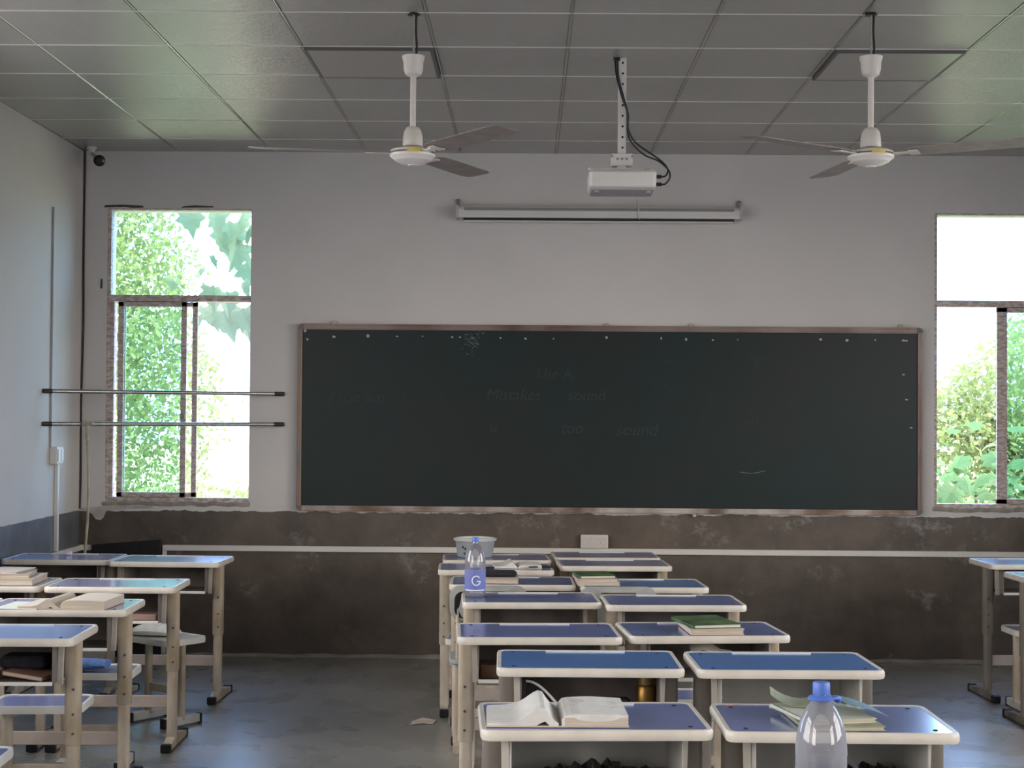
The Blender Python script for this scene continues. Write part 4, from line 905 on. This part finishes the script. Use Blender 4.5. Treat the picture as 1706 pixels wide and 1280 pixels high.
b = B(); lathe(b, [(.094, 0), (.100, .008), (.112, .093), (.114, .095), (.109, .095), (.097, .010), (.001, .006)], 40, cap1=False); obj('tub_body', b, M_TUB, tb, smooth=40)
b = B(); lathe(b, [(.112, .092), (.121, .094), (.123, .102), (.119, .106), (.111, .106), (.110, .094)], 40, cap0=False, cap1=False); obj('rim', b, mat('milky_rim', (.62, .63, .60), .4), tb, smooth=40)
b = B()
for a, z in ((-118, .052), (-126, .060), (-112, .030), (-122, .025)):
    p = R(a); rr = .1135 - .012 * (1 - z / .093); tube(b, [(rr * math.cos(p), rr * math.sin(p), z), ((rr + .0012) * math.cos(p), (rr + .0012) * math.sin(p), z)], .0065, 8)
obj('dark_print', b, M_BLK, tb)
b = B(); slab(b, .11, .10, .03, 0, .06, .02); o = obj('tub_contents', b, M_WHITEF, smooth=60); o.name = 'cleaning_cloth'; o.location = (-.285, 8.70, HT + .010); tag(o, 'bunched pale cloth inside the milky tub', 'cloth')

# ------------------------------------------------------------------ trees outside
def leafy(name, lab, cat, c, ra, n, size, trunk, seed, group='trees outside the windows', mt=M_LEAF, shape=None):
    rs = random.Random(seed); root = thing(name, lab, cat, (c[0], c[1], -.3), 0, group)
    vs, fs = [], []
    centres = []
    while len(centres) < max(14, n // 160):
        p = Vector([rs.uniform(-1, 1) for _ in range(3)])
        if .25 < p.length < 1: centres.append(Vector((p.x * ra[0], p.y * ra[1], c[2] + .3 + p.z * ra[2])))
    for i in range(n):
        cc = rs.choice(centres); d = Vector((rs.gauss(0, .30 * ra[0]), rs.gauss(0, .30 * ra[1]), rs.gauss(0, .17 * ra[2]))); p = cc + d
        if shape and not shape(p + Vector((c[0], c[1], -.3))): continue
        u = Vector([rs.gauss(0, 1) for _ in range(3)]).normalized(); v = u.orthogonal().normalized(); v = (v + u.cross(v) * rs.uniform(-1, 1)).normalized()
        L_, W_ = size * rs.uniform(.7, 1.3), size * .5 * rs.uniform(.7, 1.2); k = len(vs)
        vs += [p, p + u * L_ * .5 + v * W_ * .5, p + u * L_, p + u * L_ * .5 - v * W_ * .5]; fs.append((k, k + 1, k + 2, k + 3))
    me = bpy.data.meshes.new('foliage'); me.from_pydata([tuple(v) for v in vs], [], fs); me.materials.append(mt)
    o = bpy.data.objects.new('foliage', me); COL.objects.link(o); o.parent = root
    b = B(); r0 = trunk
    tube(b, curve([(0, 0, 0), (.05, 0, c[2] * .5), (-.03, .03, c[2] + ra[2] * .4)], 5), [r0 * (1 - .04 * i) for i in range(11)], 10)
    low = [q for q in centres if not shape or shape(q * .9 + Vector((c[0], c[1], -.6)))] or centres[:1]
    for k in range(9):
        q = rs.choice(low) * .9; z = c[2] * .5 + rs.uniform(0, .5) * c[2]
        tube(b, curve([(0, 0, z), tuple(Vector((0, 0, z)).lerp(q, .5) + Vector((0, 0, .1))), tuple(q)], 4), [r0 * .35 * (1 - .09 * i) for i in range(9)], 6)
    obj('trunk', b, M_BARK, root, smooth=60)
    return root
def view(p): return 877 + p.x / p.y * 2560, 688 - (p.z - 1.57) / p.y * 2560
def step(v, pts):
    for (a, c), (d, f) in zip(pts, pts[1:]):
        if a <= v <= d: return c + (f - c) * (v - a) / (d - a)
    return pts[0][1] if v < pts[0][0] else pts[-1][1]
def sh_left(p):   # the crown thins out to the right, open sky beyond
    px, py = view(p); return px < step(py, [(340, 270), (400, 300), (480, 315), (520, 300), (560, 320), (620, 350), (700, 375), (780, 350), (840, 372)]) + random.gauss(0, 16)
def sh_right(p):
    px, py = view(p); return py > step(px, [(1540, 670), (1600, 610), (1655, 560), (1680, 520), (1760, 500)]) + random.gauss(0, 12)
leafy('leafy_tree', 'sunlit small-leaved tree filling the left half of the left window', 'tree', (-4.75, 16.2, 2.6), (1.7, 1.0, 2.6), 28000, .08, .10, 11, shape=sh_left)
leafy('leafy_tree', 'pale distant tree behind the nearer tree outside the left window', 'tree', (-6.9, 21.5, 2.2), (2.0, 1.2, 2.6), 5000, .14, .12, 12, shape=sh_left)
leafy('leafy_bush', 'low sunlit bush at the bottom right of the left window', 'bush', (-2.95, 14.0, .55), (.5, .5, .45), 900, .07, .03, 13, group=None)
leafy('leafy_tree', 'sunlit small-leaved tree showing in the lower right window', 'tree', (5.05, 15.2, 1.4), (1.45, .8, 1.4), 18000, .078, .10, 14, shape=sh_right)
leafy('leafy_tree', 'teal tinted tree behind the tinted pane of the right window', 'tree', (6.9, 19.5, 2.2), (1.5, 1.0, 2.0), 8000, .14, .12, 15, shape=sh_right)
# broad lobed leaves
OUT = [(0, 0), (.10, .06), (.30, -.02), (.42, .10), (.34, .20), (.50, .34), (.40, .42), (.30, .46), (.24, .62), (.14, .66), (0, 1.0), (-.14, .66), (-.24, .62), (-.30, .46), (-.40, .42), (-.50, .34), (-.34, .20), (-.42, .10), (-.30, -.02), (-.10, .06)]
def broad(root, pos, size, az, tilt, roll, m=M_LEAFB):
    b = B(); vs = [b.verts.new((x * size, y * size, -.18 * size * abs(x) * 1.6 - .10 * size * y * y)) for x, y in OUT]; c = b.verts.new((0, .35 * size, .01))
    for i in range(len(vs)): b.faces.new((c, vs[i], vs[(i + 1) % len(vs)]))
    o = obj('leaf', b, m, root, recalc=False); o.location = pos; o.rotation_euler = (R(tilt), R(roll), R(az)); return o
br = thing('lobed_leaf_tree', 'tree with big lobed leaves overhanging the upper right of the left window', 'tree', (-1.35, 11.6, 3.3))
b = B(); tube(b, curve([(.75, .3, -3.6), (.8, .3, -1.5), (.7, .25, -.3), (.05, 0, .15), (-.35, 0, -.25), (-.62, .0, -.55)], 5), .012, 6); tube(b, curve([(.05, 0, .15), (-.25, 0, .02), (-.75, .05, -.05)], 5), .008, 6); tube(b, curve([(-.15, 0, -.05), (-.25, 0, -.4), (-.45, 0, -.92)], 5), .008, 6); obj('twig', b, M_BARK, br)
o_ = Vector((-1.35, 11.6, 3.3))
def wpos(px, py, Y):   # point on the plane Y seen through the window pixel grid measured on the photograph
    X = (px - 877) / 2560 * Y; return Vector((X, Y, 1.57 - (py - 686) / 2560 * Y))
rl = random.Random(21)
for px, py, s, ti in ((312, 352, .30, 100), (352, 350, .34, 80), (378, 372, .42, 95), (402, 356, .34, 70), (358, 400, .30, 115), (398, 405, .36, 90), (408, 440, .32, 110), (345, 430, .18, 120), (412, 380, .30, 60),
                      (330, 452, .16, 60), (352, 480, .30, 75), (375, 490, .28, 95), (400, 475, .20, 100), (285, 470, .18, 50), (345, 512, .30, 75), (372, 520, .36, 100), (400, 518, .30, 85), (330, 530, .20, 120), (410, 545, .20, 110), (395, 530, .22, 60)):
    p = wpos(px, py - 6, 11.6 + rl.uniform(-.25, .25)); broad(br, p - o_, s * .80, rl.uniform(-60, 60) + 180, -(ti), rl.uniform(-35, 35))
pb = thing('broad_leaf_shrub', 'shrub of large lobed leaves at the bottom of the right window', 'shrub', (3.6, 12.3, -.3))
b = B(); 
for k in range(5): tube(b, curve([(rl.uniform(-.1, .1), 0, 0), (rl.uniform(-.3, .3), 0, .7), (rl.uniform(-.6, .6), 0, 1.25)], 4), .012, 6)
obj('stem', b, M_BARK, pb)
for k in range(80):
    p = wpos(rl.uniform(1530, 1730), rl.uniform(770, 860) if k % 3 else rl.uniform(700, 860), 12.3 + rl.uniform(-.5, .7)); broad(pb, p - Vector((3.6, 12.3, -.3)), rl.uniform(.13, .24), rl.uniform(0, 360), rl.uniform(-70, 20), rl.uniform(-30, 30), M_LEAFG)
